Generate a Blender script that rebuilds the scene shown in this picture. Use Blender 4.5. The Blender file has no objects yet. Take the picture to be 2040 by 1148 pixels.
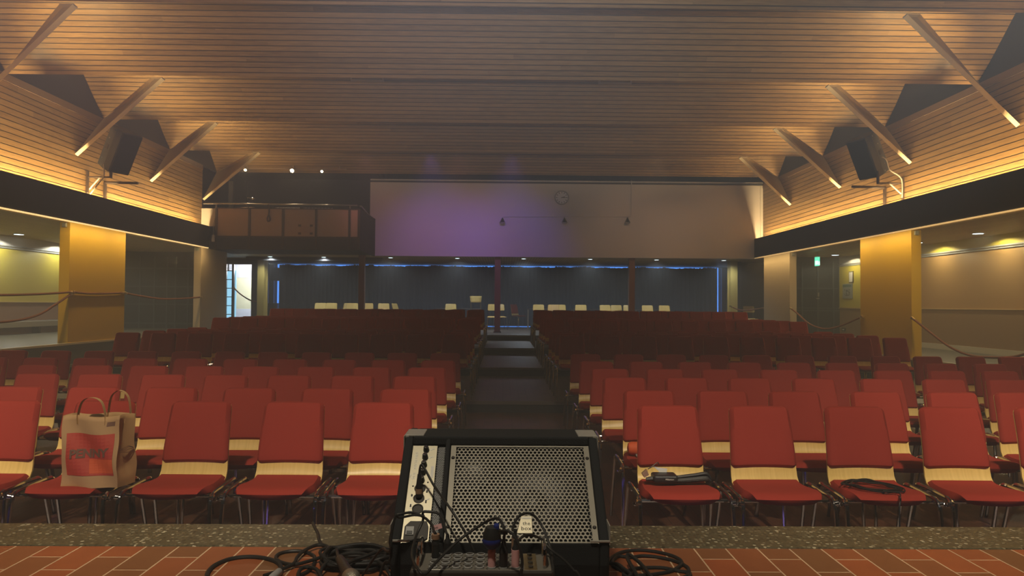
import bpy, bmesh, math, random
from mathutils import Vector, Matrix
random.seed(7)
SC = bpy.context.scene
COL = SC.collection
PI = math.pi
F, CX, CY = 1450.0, 1020.0, 574.0
CAMZ = 1.472

# ------------------------------------------------------------------ camera
_ya = Vector((1003-CX, -(608-CY), -F)).normalized()
_xa = Vector((1, -0.0075, 0)); _xa = (_xa - _ya*_xa.dot(_ya)).normalized()
_za = _xa.cross(_ya).normalized()
M_c2w = Matrix((_xa, _ya, _za))          # rows: world axes in camera coordinates
CAM = Vector((0, 0, CAMZ))
cd = bpy.data.cameras.new('camera'); cam = bpy.data.objects.new('camera', cd); COL.objects.link(cam)
cam.matrix_world = Matrix.Translation(CAM) @ M_c2w.to_4x4()
cd.sensor_width = 36; cd.lens = F*36/2040; cd.clip_start = 0.05; cd.clip_end = 200
SC.camera = cam

def ray(px, py): return M_c2w @ Vector((px-CX, -(py-CY), -F))
def at_y(px, py, Y):
    r = ray(px, py); return CAM + r*(Y/r.y)
def at_x(px, py, X):
    r = ray(px, py); return CAM + r*(X/r.x)
def at_z(px, py, Z):
    r = ray(px, py); return CAM + r*((Z-CAMZ)/r.z)

# ------------------------------------------------------------------ materials
class NT:
    def __init__(s, name):
        s.m = bpy.data.materials.new(name); s.m.use_nodes = True
        s.n = s.m.node_tree.nodes; s.l = s.m.node_tree.links
        s.b = s.n['Principled BSDF']; s.out = s.n['Material Output']
    def add(s, t, **kw):
        n = s.n.new(t)
        for k, v in kw.items(): setattr(n, k, v)
        return n
    def link(s, a, b): s.l.new(a, b)
    def val(s, sock, v):
        if hasattr(v, 'is_linked') or hasattr(v, 'links'): s.l.new(v, sock)
        else: sock.default_value = v
    def math(s, op, a, b=None, c=None):
        n = s.n.new('ShaderNodeMath'); n.operation = op
        s.val(n.inputs[0], a)
        if b is not None: s.val(n.inputs[1], b)
        if c is not None: s.val(n.inputs[2], c)
        return n.outputs[0]
    def mix(s, f, a, b):
        n = s.n.new('ShaderNodeMix'); n.data_type = 'RGBA'
        s.val(n.inputs[0], f); s.val(n.inputs[6], a); s.val(n.inputs[7], b)
        return n.outputs[2]
    def xyz(s, obj=False):
        if obj:
            t = s.n.new('ShaderNodeTexCoord'); src = t.outputs['Object']
        else:
            t = s.n.new('ShaderNodeNewGeometry'); src = t.outputs['Position']
        x = s.n.new('ShaderNodeSeparateXYZ'); s.link(src, x.inputs[0])
        return src, x.outputs[0], x.outputs[1], x.outputs[2]
    def comb(s, x, y, z):
        n = s.n.new('ShaderNodeCombineXYZ')
        for i, v in enumerate((x, y, z)): s.val(n.inputs[i], v)
        return n.outputs[0]
    def noise(s, vec, scale, detail=3):
        n = s.n.new('ShaderNodeTexNoise'); n.inputs['Scale'].default_value = scale; n.inputs['Detail'].default_value = detail
        if vec is not None: s.link(vec, n.inputs['Vector'])
        return n.outputs['Fac']

def c4(c): return (c[0], c[1], c[2], 1)
def mat(name, col, rough=0.6, metal=0.0, spec=0.5, var=0.0, vscale=6.0, bump=0.0, bscale=200.0, emit=0.0, ecol=None):
    t = NT(name); b = t.b
    b.inputs['Base Color'].default_value = c4(col); b.inputs['Roughness'].default_value = rough
    b.inputs['Metallic'].default_value = metal; b.inputs['Specular IOR Level'].default_value = spec
    if var or bump:
        tc = t.add('ShaderNodeTexCoord')
        if var:
            f = t.noise(tc.outputs['Object'], vscale, 4)
            f = t.math('MULTIPLY_ADD', f, 2*var, -var)
            dk = tuple(max(0, c*(1-2*var)) for c in col); lt = tuple(min(1, c*(1+2*var)) for c in col)
            t.link(t.mix(t.math('ADD', f, 0.5), c4(dk), c4(lt)), b.inputs['Base Color'])
        if bump:
            bn = t.add('ShaderNodeBump'); bn.inputs['Strength'].default_value = bump; bn.inputs['Distance'].default_value = 0.002
            t.link(t.noise(tc.outputs['Object'], bscale, 2), bn.inputs['Height']); t.link(bn.outputs[0], b.inputs['Normal'])
    if emit:
        b.inputs['Emission Color'].default_value = c4(ecol or col); b.inputs['Emission Strength'].default_value = emit
    return t.m

def planks(name, split, grain, width, c1, c2, gap=0.07, rough=0.5, length=3.2):
    """boards: split = axis across the boards (0,1,2), grain = axis along them"""
    t = NT(name); src, *ax = t.xyz()
    s = t.math('DIVIDE', ax[split], width)
    fr = t.math('FRACT', s); idx = t.math('FLOOR', s)
    wn = t.add('ShaderNodeTexWhiteNoise'); wn.noise_dimensions = '2D'
    off = t.math('MULTIPLY', t.math('FRACT', t.math('MULTIPLY', idx, 0.377)), length)
    seg = t.math('FLOOR', t.math('DIVIDE', t.math('ADD', ax[grain], off), length))
    t.link(t.comb(idx, seg, 0), wn.inputs['Vector'])
    g = t.noise(t.comb(t.math('MULTIPLY', ax[grain], 1.6), t.math('MULTIPLY', ax[split], 26), t.math('MULTIPLY', wn.outputs[0], 40)), 2.4, 4)
    g2 = t.math('MULTIPLY_ADD', g, 1.5, -0.25)
    f = t.math('ADD', t.math('MULTIPLY', g2, 1.0), t.math('MULTIPLY_ADD', wn.outputs[0], 0.5, -0.15))
    col = t.mix(f, c4(c1), c4(c2))
    isgap = t.math('LESS_THAN', fr, gap)
    col = t.mix(isgap, col, (0.012, 0.008, 0.006, 1))
    t.link(col, t.b.inputs['Base Color']); t.b.inputs['Roughness'].default_value = rough
    t.b.inputs['Specular IOR Level'].default_value = 0.35
    return t.m

def tiles(name, ca, cb, mortar, msize=0.012, dark=1.0, rough=0.45):
    t = NT(name); src, x, y, z = t.xyz()
    br = t.add('ShaderNodeTexBrick'); br.offset = 0.5
    t.link(t.comb(y, x, 0), br.inputs['Vector'])
    for k, v in (('Color1', c4(ca)), ('Color2', c4(cb)), ('Mortar', c4(mortar)), ('Scale', 1.0), ('Mortar Size', 0.0028), ('Brick Width', 0.24), ('Row Height', 0.115), ('Bias', -0.15), ('Mortar Smooth', 0.1)):
        br.inputs[k].default_value = v
    n = t.noise(src, 14, 4)
    col = t.mix(t.math('MULTIPLY', n, 0.45), br.outputs['Color'], c4(tuple(c*0.4 for c in ca)))
    t.link(col, t.b.inputs['Base Color']); t.b.inputs['Roughness'].default_value = rough
    bn = t.add('ShaderNodeBump'); bn.inputs['Strength'].default_value = 0.3; bn.inputs['Distance'].default_value = 0.003
    bn.invert = True
    t.link(br.outputs['Fac'], bn.inputs['Height']); t.link(bn.outputs[0], t.b.inputs['Normal'])
    return t.m

def terrazzo():
    t = NT('terrazzo'); src, x, y, z = t.xyz()
    v = t.add('ShaderNodeTexVoronoi'); v.inputs['Scale'].default_value = 62
    mp = t.add('ShaderNodeMapping'); mp.inputs['Scale'].default_value = (1, 1.1, 1); t.link(src, mp.inputs[0]); t.link(mp.outputs[0], v.inputs['Vector'])
    r = t.add('ShaderNodeValToRGB'); e = r.color_ramp.elements
    e[0].position = 0.0; e[0].color = (0.028, 0.024, 0.013, 1); e[1].position = 1.0; e[1].color = (0.40, 0.36, 0.25, 1)
    for p, c in ((0.4, (0.055, 0.047, 0.025)), (0.65, (0.13, 0.112, 0.066)), (0.86, (0.21, 0.185, 0.115)), (0.92, (0.34, 0.31, 0.21))):
        k = e.new(p); k.color = c4(c)
    sp = t.add('ShaderNodeSeparateColor'); t.link(v.outputs['Color'], sp.inputs[0]); t.link(sp.outputs[0], r.inputs[0])
    chip = t.math('LESS_THAN', v.outputs['Distance'], 0.42)
    col = t.mix(chip, (0.07, 0.06, 0.033, 1), r.outputs[0])
    t.link(col, t.b.inputs['Base Color']); t.b.inputs['Roughness'].default_value = 0.4
    return t.m

M = {}
M['ceil'] = planks('ceiling_boards', 1, 0, 0.071, (0.17, 0.096, 0.036), (0.38, 0.232, 0.090), gap=0.16)
M['wallwood'] = planks('wall_boards', 2, 1, 0.105, (0.18, 0.103, 0.040), (0.40, 0.248, 0.095), gap=0.14)
M['soffit'] = planks('soffit_boards', 0, 1, 0.09, (0.34, 0.235, 0.10), (0.50, 0.36, 0.17), gap=0.15)
M['trimwood'] = mat('trim_board', (0.26, 0.16, 0.085), 0.5, var=0.1)
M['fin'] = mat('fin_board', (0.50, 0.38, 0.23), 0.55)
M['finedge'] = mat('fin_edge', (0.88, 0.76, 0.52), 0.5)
M['black'] = mat('black_panel', (0.060, 0.058, 0.057), 0.75, spec=0.2)
M['fascia'] = mat('fascia_paint', (0.060, 0.055, 0.050), 0.7, spec=0.2)
M['ledge'] = mat('ledge_board', (0.62, 0.47, 0.24), 0.5)
M['white'] = mat('white_wall_paint', (0.60, 0.55, 0.51), 0.8, var=0.02)
M['yellow'] = mat('yellow_paint', (0.70, 0.46, 0.018), 0.55, var=0.05, vscale=2)
M['concrete'] = mat('pale_concrete', (0.46, 0.38, 0.28), 0.7, var=0.06, vscale=3)
M['gyellow'] = mat('gallery_yellow', (0.50, 0.40, 0.05), 0.6, var=0.04, vscale=1)
M['gtan'] = mat('gallery_tan', (0.42, 0.25, 0.085), 0.6, var=0.04, vscale=1)
M['gbrown'] = mat('gallery_brown', (0.28, 0.16, 0.10), 0.65, var=0.04, vscale=1)
M['gbrown2'] = mat('gallery_brown_right', (0.27, 0.165, 0.068), 0.65, var=0.04, vscale=1)
M['edgeglow'] = mat('edge_glow', (1, .8, .5), emit=0.85, ecol=(1, .72, .34))  # glow standing in for the lit edge under the left fascia
M['edgeglowdim'] = mat('edge_glow_dim', (1, .8, .5), emit=0.30, ecol=(1, .68, .34))  # weaker glow standing in for the right fascia's lit edge
M['gwhite'] = mat('gallery_white', (0.55, 0.52, 0.46), 0.7)
M['rail'] = mat('picture_rail', (0.30, 0.30, 0.29), 0.4)
M['gfloor'] = mat('gallery_floor', (0.12, 0.11, 0.082), 0.5, var=0.06, vscale=2)
M['nosing'] = mat('nosing', (0.70, 0.62, 0.45), 0.5)
M['door'] = mat('dark_door', (0.010, 0.016, 0.021), 0.5, spec=0.12)
M['doorframe'] = mat('door_frame', (0.045, 0.058, 0.066), 0.5, spec=0.2)
M['tile'] = tiles('stage_tile', (0.31, 0.080, 0.026), (0.135, 0.075, 0.030), (0.62, 0.45, 0.28))
M['tilef'] = tiles('floor_tile', (0.135, 0.055, 0.028), (0.085, 0.045, 0.026), (0.035, 0.022, 0.014))
M['step'] = tiles('step_tile', (0.15, 0.125, 0.10), (0.11, 0.095, 0.08), (0.04, 0.035, 0.03))
M['stepedge'] = mat('step_edge', (0.20, 0.17, 0.14), 0.5)
M['riser'] = mat('riser_dark', (0.03, 0.024, 0.02), 0.6)
M['terrazzo'] = terrazzo()
M['curtain'] = mat('curtain_cloth', (0.065, 0.12, 0.20), 0.85, spec=0.1, var=0.05)
M['colbrown'] = mat('column_brown', (0.20, 0.085, 0.05), 0.6)
M['colyellow'] = mat('column_yellow', (0.40, 0.29, 0.07), 0.6)
M['greywall'] = mat('grey_wall', (0.11, 0.11, 0.105), 0.8)
M['red'] = mat('red_fabric', (0.30, 0.034, 0.021), 0.85, spec=0.15, bump=0.25, bscale=450)
M['beech'] = planks('beech_ply', 0, 2, 0.30, (0.62, 0.42, 0.12), (0.78, 0.56, 0.19), gap=0.0, rough=0.35)
M['chrome'] = mat('chrome', (0.52, 0.50, 0.49), 0.09, metal=1)
M['steel'] = mat('steel', (0.45, 0.44, 0.42), 0.3, metal=1)
M['brass'] = mat('brass', (0.7, 0.55, 0.3), 0.3, metal=1)
M['rope'] = mat('rope_cloth', (0.20, 0.065, 0.04), 0.8)
M['blackplastic'] = mat('black_plastic', (0.018, 0.018, 0.018), 0.45)
M['carpet'] = mat('black_carpet', (0.022, 0.023, 0.024), 0.95, spec=0.2, bump=0.6, bscale=300)
M['cable'] = mat('cable_rubber', (0.016, 0.015, 0.014), 0.5, spec=0.35)
M['alu'] = mat('brushed_panel', (0.62, 0.57, 0.42), 0.42, metal=0.55)
M['grille'] = mat('grille_metal', (0.28, 0.26, 0.21), 0.45, metal=0.35)
M['speaker'] = mat('speaker_box', (0.05, 0.053, 0.056), 0.6)
M['spgrille'] = mat('speaker_grille', (0.014, 0.015, 0.016), 0.8)
M['kraft'] = mat('kraft_paper', (0.42, 0.25, 0.105), 0.75, var=0.06, vscale=12)
M['kraftlight'] = mat('kraft_paper_light', (0.55, 0.35, 0.15), 0.75, var=0.06, vscale=12)
M['printred'] = mat('red_print', (0.42, 0.045, 0.02), 0.6, var=0.06, vscale=12)
M['printdark'] = mat('dark_print', (0.16, 0.075, 0.04), 0.7)
M['paper'] = mat('white_paper', (0.72, 0.70, 0.64), 0.7)
M['ply'] = mat('balcony_ply', (0.42, 0.29, 0.19), 0.6, var=0.12, vscale=1.5)
M['darkbrown'] = mat('dark_brown_bar', (0.05, 0.032, 0.022), 0.5)
M['pink'] = mat('pink_tape', (0.64, 0.36, 0.36), 0.6)
M['blue'] = mat('blue_plastic', (0.012, 0.025, 0.17), 0.4)
M['browncollar'] = mat('brown_tape', (0.28, 0.17, 0.10), 0.6)
M['guard'] = mat('corner_metal', (0.45, 0.43, 0.38), 0.45, metal=0.4)
M['boxpanel'] = mat('stage_box_paint', (0.13, 0.12, 0.10), 0.5)
M['orange'] = mat('orange_fabric', (0.58, 0.09, 0.02), 0.7)
M['table'] = mat('table_dark', (0.05, 0.04, 0.035), 0.5)
M['ink'] = mat('ink', (0.03, 0.025, 0.02), 0.6)
M['inklight'] = mat('pale_print', (0.90, 0.88, 0.80), 0.5)
M['signteal'] = mat('sign_teal', (0.05, 0.12, 0.10), 0.5)
M['signgrey'] = mat('sign_board', (0.30, 0.31, 0.28), 0.5)
M['micgrille'] = mat('mic_grille', (0.42, 0.38, 0.30), 0.35, metal=0.8, bump=1.0, bscale=420)
M['bulb'] = mat('lit_bulb', (1, 0.85, 0.6), emit=60, ecol=(1, 0.75, 0.42))
M['downlit'] = mat('lit_downlight', (1, 1, 1), emit=5.0, ecol=(0.75, 0.95, 1.0))
M['exit'] = mat('lit_exit_sign', (0.1, 0.8, 0.45), emit=1.6, ecol=(0.12, 0.8, 0.5))
M['exitw'] = mat('lit_exit_white', (0.8, 1, 0.9), emit=1.6, ecol=(0.75, 1, 0.88))
M['daylight'] = mat('daylight_pane', (0.1, 0.3, 0.7), emit=1.6, ecol=(0.10, 0.33, 1.0))
M['skypane'] = mat('sky_pane', (0.3, 0.6, 0.9), emit=1.25, ecol=(0.35, 0.75, 1.0))
M['hallwall'] = mat('lobby_wall', (0.80, 0.76, 0.52), 0.8)
M['hallwhite'] = mat('lobby_white', (0.75, 0.76, 0.85), 0.8)
M['ceilvent'] = mat('hatch_rim', (0.42, 0.33, 0.27), 0.6)
M['radiator'] = mat('radiator', (0.40, 0.37, 0.31), 0.5)
M['clockface'] = mat('clock_face', (0.66, 0.62, 0.62), 0.5)
M['inkgrey'] = mat('soft_grey_ink', (0.06, 0.05, 0.05), 0.6)
M['lampglass'] = mat('lamp_glass', (0.55, 0.5, 0.45), 0.2)

# ------------------------------------------------------------------ mesh builder
class MB:
    def __init__(s): s.v = []; s.f = []; s.mi = []; s.k = 0
    def q(s, pts, mi=None):
        i = len(s.v); s.v += [Vector(p) for p in pts]; s.f.append(tuple(range(i, i+len(pts)))); s.mi.append(s.k if mi is None else mi); return s
    def box(s, a, b, mtx=None):
        a, b = Vector(a), Vector(b); i = len(s.v)
        for z in (a.z, b.z):
            for x, y in ((a.x, a.y), (b.x, a.y), (b.x, b.y), (a.x, b.y)):
                p = Vector((x, y, z)); s.v.append(mtx @ p if mtx else p)
        for f in ((3,2,1,0), (4,5,6,7), (0,1,5,4), (1,2,6,5), (2,3,7,6), (3,0,4,7)): s.f.append(tuple(i+k for k in f)); s.mi.append(s.k)
        return s
    def prism(s, poly, d):
        """poly: 3-D loop, d: extrusion vector"""
        d = Vector(d); n = len(poly); i = len(s.v)
        s.v += [Vector(p) for p in poly] + [Vector(p)+d for p in poly]
        s.f.append(tuple(i+k for k in range(n))[::-1]); s.mi.append(s.k)
        s.f.append(tuple(i+n+k for k in range(n))); s.mi.append(s.k)
        for k in range(n): s.f.append((i+k, i+(k+1) % n, i+n+(k+1) % n, i+n+k)); s.mi.append(s.k)
        return s
    def tube(s, pts, r, n=8, cap=True, closed=False):
        pts = [Vector(p) for p in pts]; m = len(pts); i = len(s.v); prev = None
        rr = r if isinstance(r, (list, tuple)) else [r]*m
        for k, p in enumerate(pts):
            a = pts[k-1] if (k > 0 or closed) else p; b = pts[(k+1) % m] if (k < m-1 or closed) else p
            t = (b-a); t = t.normalized() if t.length > 1e-9 else Vector((0, 0, 1))
            if prev is None:
                up = Vector((0, 0, 1)) if abs(t.z) < 0.9 else Vector((1, 0, 0)); u = t.cross(up).normalized()
            else:
                u = prev - t*prev.dot(t); u = u.normalized() if u.length > 1e-6 else t.orthogonal().normalized()
            prev = u; w = t.cross(u)
            for j in range(n):
                an = 2*PI*j/n; s.v.append(p + (u*math.cos(an)+w*math.sin(an))*rr[k])
        for k in range(m if closed else m-1):
            for j in range(n):
                a = i+k*n+j; b = i+k*n+(j+1) % n; k2 = (k+1) % m
                s.f.append((a, b, i+k2*n+(j+1) % n, i+k2*n+j)); s.mi.append(s.k)
        if cap and not closed:
            s.f.append(tuple(i+j for j in range(n))[::-1]); s.mi.append(s.k)
            s.f.append(tuple(i+(m-1)*n+j for j in range(n))); s.mi.append(s.k)
        return s
    def lathe(s, prof, base, axis=(0, 0, 1), n=20):
        """prof: list of (r, h) along axis from base"""
        ax = Vector(axis).normalized(); u = ax.orthogonal().normalized(); w = ax.cross(u); base = Vector(base); i = len(s.v)
        for r, h in prof:
            for j in range(n):
                an = 2*PI*j/n; s.v.append(base+ax*h+(u*math.cos(an)+w*math.sin(an))*max(r, 1e-5))
        for k in range(len(prof)-1):
            for j in range(n): s.f.append((i+k*n+j, i+k*n+(j+1) % n, i+(k+1)*n+(j+1) % n, i+(k+1)*n+j)); s.mi.append(s.k)
        s.f.append(tuple(i+j for j in range(n))[::-1]); s.mi.append(s.k)
        s.f.append(tuple(i+(len(prof)-1)*n+j for j in range(n))); s.mi.append(s.k)
        return s
    def grid(s, rows):
        i = len(s.v); n = len(rows[0])
        for r in rows: s.v += [Vector(p) for p in r]
        for a in range(len(rows)-1):
            for b in range(n-1): s.f.append((i+a*n+b, i+a*n+b+1, i+(a+1)*n+b+1, i+(a+1)*n+b)); s.mi.append(s.k)
        return s
    def build(s, name, m, parent=None, smooth=False, bevel=0.0, origin=None, seg=2):
        me = bpy.data.meshes.new(name)
        o0 = Vector(origin) if origin is not None else Vector((0, 0, 0))
        me.from_pydata([v-o0 for v in s.v], [], s.f); me.update()
        ms = m if isinstance(m, (list, tuple)) else [m]
        for x in ms: me.materials.append(x)
        if len(ms) > 1:
            for p, k in zip(me.polygons, s.mi): p.material_index = k
        bm = bmesh.new(); bm.from_mesh(me)
        bmesh.ops.recalc_face_normals(bm, faces=bm.faces); bm.to_mesh(me); bm.free()
        if smooth:
            for p in me.polygons: p.use_smooth = True
            try: me.set_sharp_from_angle(angle=math.radians(42))
            except Exception: pass
        ob = bpy.data.objects.new(name, me); COL.objects.link(ob); ob.location = o0
        if parent is not None:
            ob.parent = parent
            ob.location = o0 - (Vector(parent['_w']) if '_w' in parent.keys() else Vector((0, 0, 0)))
        if bevel:
            md = ob.modifiers.new('edge', 'BEVEL'); md.width = bevel; md.segments = seg; md.limit_method = 'ANGLE'
        return ob

def spline(pts, n=8, closed=False):
    pts = [Vector(p) for p in pts]; out = []; m = len(pts)
    for k in range(m if closed else m-1):
        g = (lambda i: pts[i % m]) if closed else (lambda i: pts[min(max(i, 0), m-1)])
        p0, p1, p2, p3 = g(k-1), g(k), g(k+1), g(k+2)
        for j in range(n):
            t = j/n
            out.append(0.5*((2*p1)+(p2-p0)*t+(2*p0-5*p1+4*p2-p3)*t*t+(3*p1-p0-3*p2+p3)*t**3))
    if not closed: out.append(pts[-1])
    return out

def tag(o, label=None, cat=None, group=None, kind=None):
    if label: o['label'] = label
    if cat: o['category'] = cat
    if group: o['group'] = group
    if kind: o['kind'] = kind
    return o
def empty(name, loc, label=None, cat=None, group=None):
    o = bpy.data.objects.new(name, None); COL.objects.link(o); o.location = loc; o['_w'] = list(loc); o.empty_display_size = 0.1
    return tag(o, label, cat, group)
def struct(name, mb, m, label=None, **kw):
    o = mb.build(name, m, **kw); o['kind'] = 'structure'
    if label: o['label'] = label; 
    return o
def copy_tree(o, loc=None):
    c = o.copy(); COL.objects.link(c)
    if loc is not None: c.location = loc
    for ch in [x for x in ALLKIDS[o.name]]:
        d = ch.copy(); COL.objects.link(d); d.parent = c
        for g in ALLKIDS.get(ch.name, []):
            e = g.copy(); COL.objects.link(e); e.parent = d
    return c
ALLKIDS = {}
def text(s, size, name, m, mtx, parent=None, ext=0.0006, align='CENTER', font_scale=(1, 1), bold=0.0):
    cu = bpy.data.curves.new(name, 'FONT'); cu.body = s; cu.size = size; cu.extrude = ext; cu.align_x = align; cu.align_y = 'CENTER'
    cu.resolution_u = 2; cu.offset = bold
    to = bpy.data.objects.new(name, cu); COL.objects.link(to)
    dg = bpy.context.evaluated_depsgraph_get(); me = bpy.data.meshes.new_from_object(to.evaluated_get(dg))
    bpy.data.objects.remove(to); me.name = name
    me.transform(mtx @ Matrix.Diagonal((font_scale[0], font_scale[1], 1, 1)))
    me.materials.clear(); me.materials.append(m)
    o = bpy.data.objects.new(name, me); COL.objects.link(o)
    if parent is not None:
        o.parent = parent; o.location = -Vector(parent['_w']) if '_w' in parent.keys() else (0, 0, 0)
    return o
def frame_mtx(o, ex, ey):
    ex = Vector(ex).normalized(); ey = Vector(ey); ez = ex.cross(ey).normalized(); ey = ez.cross(ex)
    m = Matrix((ex, ey, ez)).transposed().to_4x4(); m.translation = Vector(o); return m
ORD = 'first second third fourth fifth sixth seventh eighth ninth tenth eleventh twelfth thirteenth fourteenth fifteenth'.split()

# ------------------------------------------------------------------ dimensions
XL, XR = -8.35, 8.02            # boarded side walls
FL, FR = -8.08, 7.74            # fascia / pier faces
ZF0, ZF1 = 2.99, 3.575          # fascia bottom / top
ZLOW = 5.283                    # low edges of the ceiling bays
LOWS = [9.2, 12.2, 15.2, 18.2, 21.2]
SL = 0.93
GL, GR = -11.6, 10.2            # gallery outer walls
ZGL, ZGR = 0.70, 0.52           # gallery floors
YW = 22.4                       # white wall
STEPS = [10.0, 13.55, 17.05, 20.6]; RZ = 0.155
ZT = RZ*4
STZ = 0.602
lbx = at_y(527, 580, 28.1).x

# ------------------------------------------------------------------ floors and steps
struct('floor', MB().box((-12, 2.89, -0.1), (11, 10.02, 0)), M['tilef'], 'dark tiled hall floor')
for k, y in enumerate(STEPS):
    y2 = STEPS[k+1]+0.02 if k < 3 else 30.0
    z = RZ*(k+1)
    nm = 'floor_riser'
    x0, x1 = (FL+0.01, FR-0.01) if k < 3 else (-11.9, 10.6)
    mb = MB(); mb.k = 0; mb.box((x0, y+0.04, z-RZ-0.02), (x1, y2, z)); mb.k = 1; mb.box((x0, y, z-0.045), (x1, y+0.04, z+0.001)); mb.k = 2; mb.box((x0, y+0.015, z-RZ), (x1, y+0.04, z-0.045))
    struct('floor_step', mb, [M['step'], M['stepedge'], M['riser']], ORD[k]+' step of the tiered seating floor')
# stage
struct('floor_stage', MB().box((-7, -2.5, 0.3), (7, 2.63, STZ)), M['tile'], 'red clay tiled stage floor')
struct('trim_stage_edge', MB().box((-7, 2.63, 0.0), (7, 2.89, STZ+0.004)), M['terrazzo'], 'speckled terrazzo edge of the stage', bevel=0.006)

# galleries
for side, X0, X1, Z, Zend in (('left', FL, GL, ZGL, 22.2), ('right', FR, GR, ZGR, 22.2)):
    sg = -1 if side == 'left' else 1
    a, b = min(X0, X1), max(X0, X1)
    struct('floor_gallery_'+side, MB().box((a, 4, -0.1), (b, Zend, Z)), M['gfloor'], side+' gallery floor')
    struct('trim_nosing_'+side, MB().box((X0-0.02*sg if sg > 0 else X0+0.02, 4, Z-0.03), (X0+0.05*sg, Zend, Z+0.006)), M['nosing'], 'pale nosing of the '+side+' gallery floor')
    up, lo = (M['gyellow'], M['gbrown']) if side == 'left' else (M['gtan'], M['gbrown2'])
    tp = M['gwhite'] if side == 'left' else M['gyellow']
    mb = MB()
    w0, w1 = (X1, X1+0.15*sg)
    mb.k = 0; mb.box((min(w0, w1), 4, Z), (max(w0, w1), 22, 1.46))
    mb.k = 1; mb.box((min(w0, w1), 4, 1.46), (max(w0, w1), 22, 2.75))
    mb.k = 2; mb.box((min(w0, w1), 4, 2.75), (max(w0, w1), 22, 3.0))
    struct('wall_gallery_'+side, mb, [lo, up, tp], 'outer wall of the '+side+' gallery')
    struct('trim_dado_'+side, MB().box((X1-0.025*sg if sg > 0 else X1, 4, 1.45), (X1 if sg > 0 else X1+0.025, 22, 1.465)), M['ledge'], 'dado strip on the '+side+' gallery wall')
    mb = MB(); xx = sorted((X1-0.03*sg, X1)); mb.box((xx[0], 4, 2.71), (xx[1], 22, 2.735)); mb.box((xx[0], 4, 2.755), (xx[1], 22, 2.785))
    struct('trim_rail_'+side, mb, M['rail'], 'grey picture rail on the '+side+' gallery wall')
    struct('ceiling_gallery_'+side, MB().box((min(X0+0.3*sg, X1+0.15*sg), 4, 3.0), (max(X0+0.3*sg, X1+0.15*sg), 22.3, 3.08)), M['soffit'], 'boarded ceiling of the '+side+' gallery')
# baseboard on the right gallery, convector on the left
struct('baseboard_right', MB().box((GR-0.03, 4, ZGR), (GR, 21.9, ZGR+0.12)), M['gwhite'], 'pale baseboard of the right gallery wall')
rd = empty('convector_heater', (GL+0.13, 12, ZGL), 'long low grey convector heater along the yellow gallery wall', 'heater')
mb = MB(); mb.box((GL+0.02, 6, ZGL+0.16), (GL+0.24, 20.9, ZGL+0.30)); mb.build('casing', M['radiator'], rd, bevel=0.01)
for k in range(8): MB().box((GL+0.05, 6.3+k*1.95, ZGL), (GL+0.2, 6.4+k*1.95, ZGL+0.16)).build('foot', M['black'], rd)
mb = MB(); mb.box((GL+0.06, 6.02, ZGL+0.301), (GL+0.20, 20.8, ZGL+0.312)); mb.build('outlet_grille', M['rail'], rd)

# ------------------------------------------------------------------ side walls, fascia
for side, X, FX in (('left', XL, FL), ('right', XR, FR)):
    sg = -1 if X < 0 else 1
    yend = 20.15 if side == 'left' else YW
    xx = sorted((X, X+0.15*sg))
    struct('wall_'+side, MB().box((xx[0], 4, 3.0), (xx[1], yend, ZLOW)), M['wallwood'], 'boarded upper wall on the '+side)
    xt = sorted((X, X-0.012*sg))
    struct('trim_wall_top_'+side, MB().box((xt[0], 4, ZLOW-0.13), (xt[1], yend, ZLOW)), M['trimwood'], 'plain top board of the '+side+' boarded wall')
    xx = sorted((X+0.02*sg, X+0.1*sg))
    struct('wall_upper_'+side, MB().box((xx[0], 4, ZLOW), (xx[1], 22.5, 8.6)), M['black'], 'black wall above the boards on the '+side)
    fend = 20.0 if side == 'left' else YW-0.02
    mb = MB(); xx = sorted((FX, FX+0.06*sg)); mb.k = 0
    mb.box((xx[0], 4, ZF0), (xx[1], fend, ZF1))
    xx = sorted((FX+0.06*sg, X)); mb.box((xx[0], 4, 3.08), (xx[1], fend, 3.12))
    struct('trim_fascia_'+side, mb, M['fascia'], 'long black fascia over the '+side+' gallery')
    xx = sorted((FX+0.02*sg, FX+0.16*sg))
    struct('trim_fascia_ledge_'+side, MB().box((xx[0], 4, ZF0-0.035), (xx[1], fend, ZF0-0.002)), M['ledge'], 'pale ledge under the '+side+' fascia')
    xs_ = sorted((FX-0.012*sg, FX+0.02*sg)); sl_ = MB().box((xs_[0], 5, ZF0-0.028), (xs_[1], fend-0.05, ZF0-0.006)).build('glowing_edge', M['edgeglow' if side == 'left' else 'edgeglowdim'])  # emissive strip imitates the fascia's lit lower edge
    tag(sl_, 'thin glowing strip imitating the lit edge under the black fascia on the %s side' % ('balcony' if side == 'left' else 'exit sign'), 'glowing edge', 'fascia edge glows')
# yellow panel behind the notices
mb = MB(); mb.k = 0; mb.box((GR-0.006, 20.2, 1.475), (GR, 21.98, 2.71)); mb.k = 1; mb.box((GR-0.006, 20.2, 2.785), (GR, 21.98, 3.0))
struct('trim_notice_panel', mb, [M['gyellow'], M['gwhite']], 'yellow wall panel carrying the notices beside the dark doors')
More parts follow.
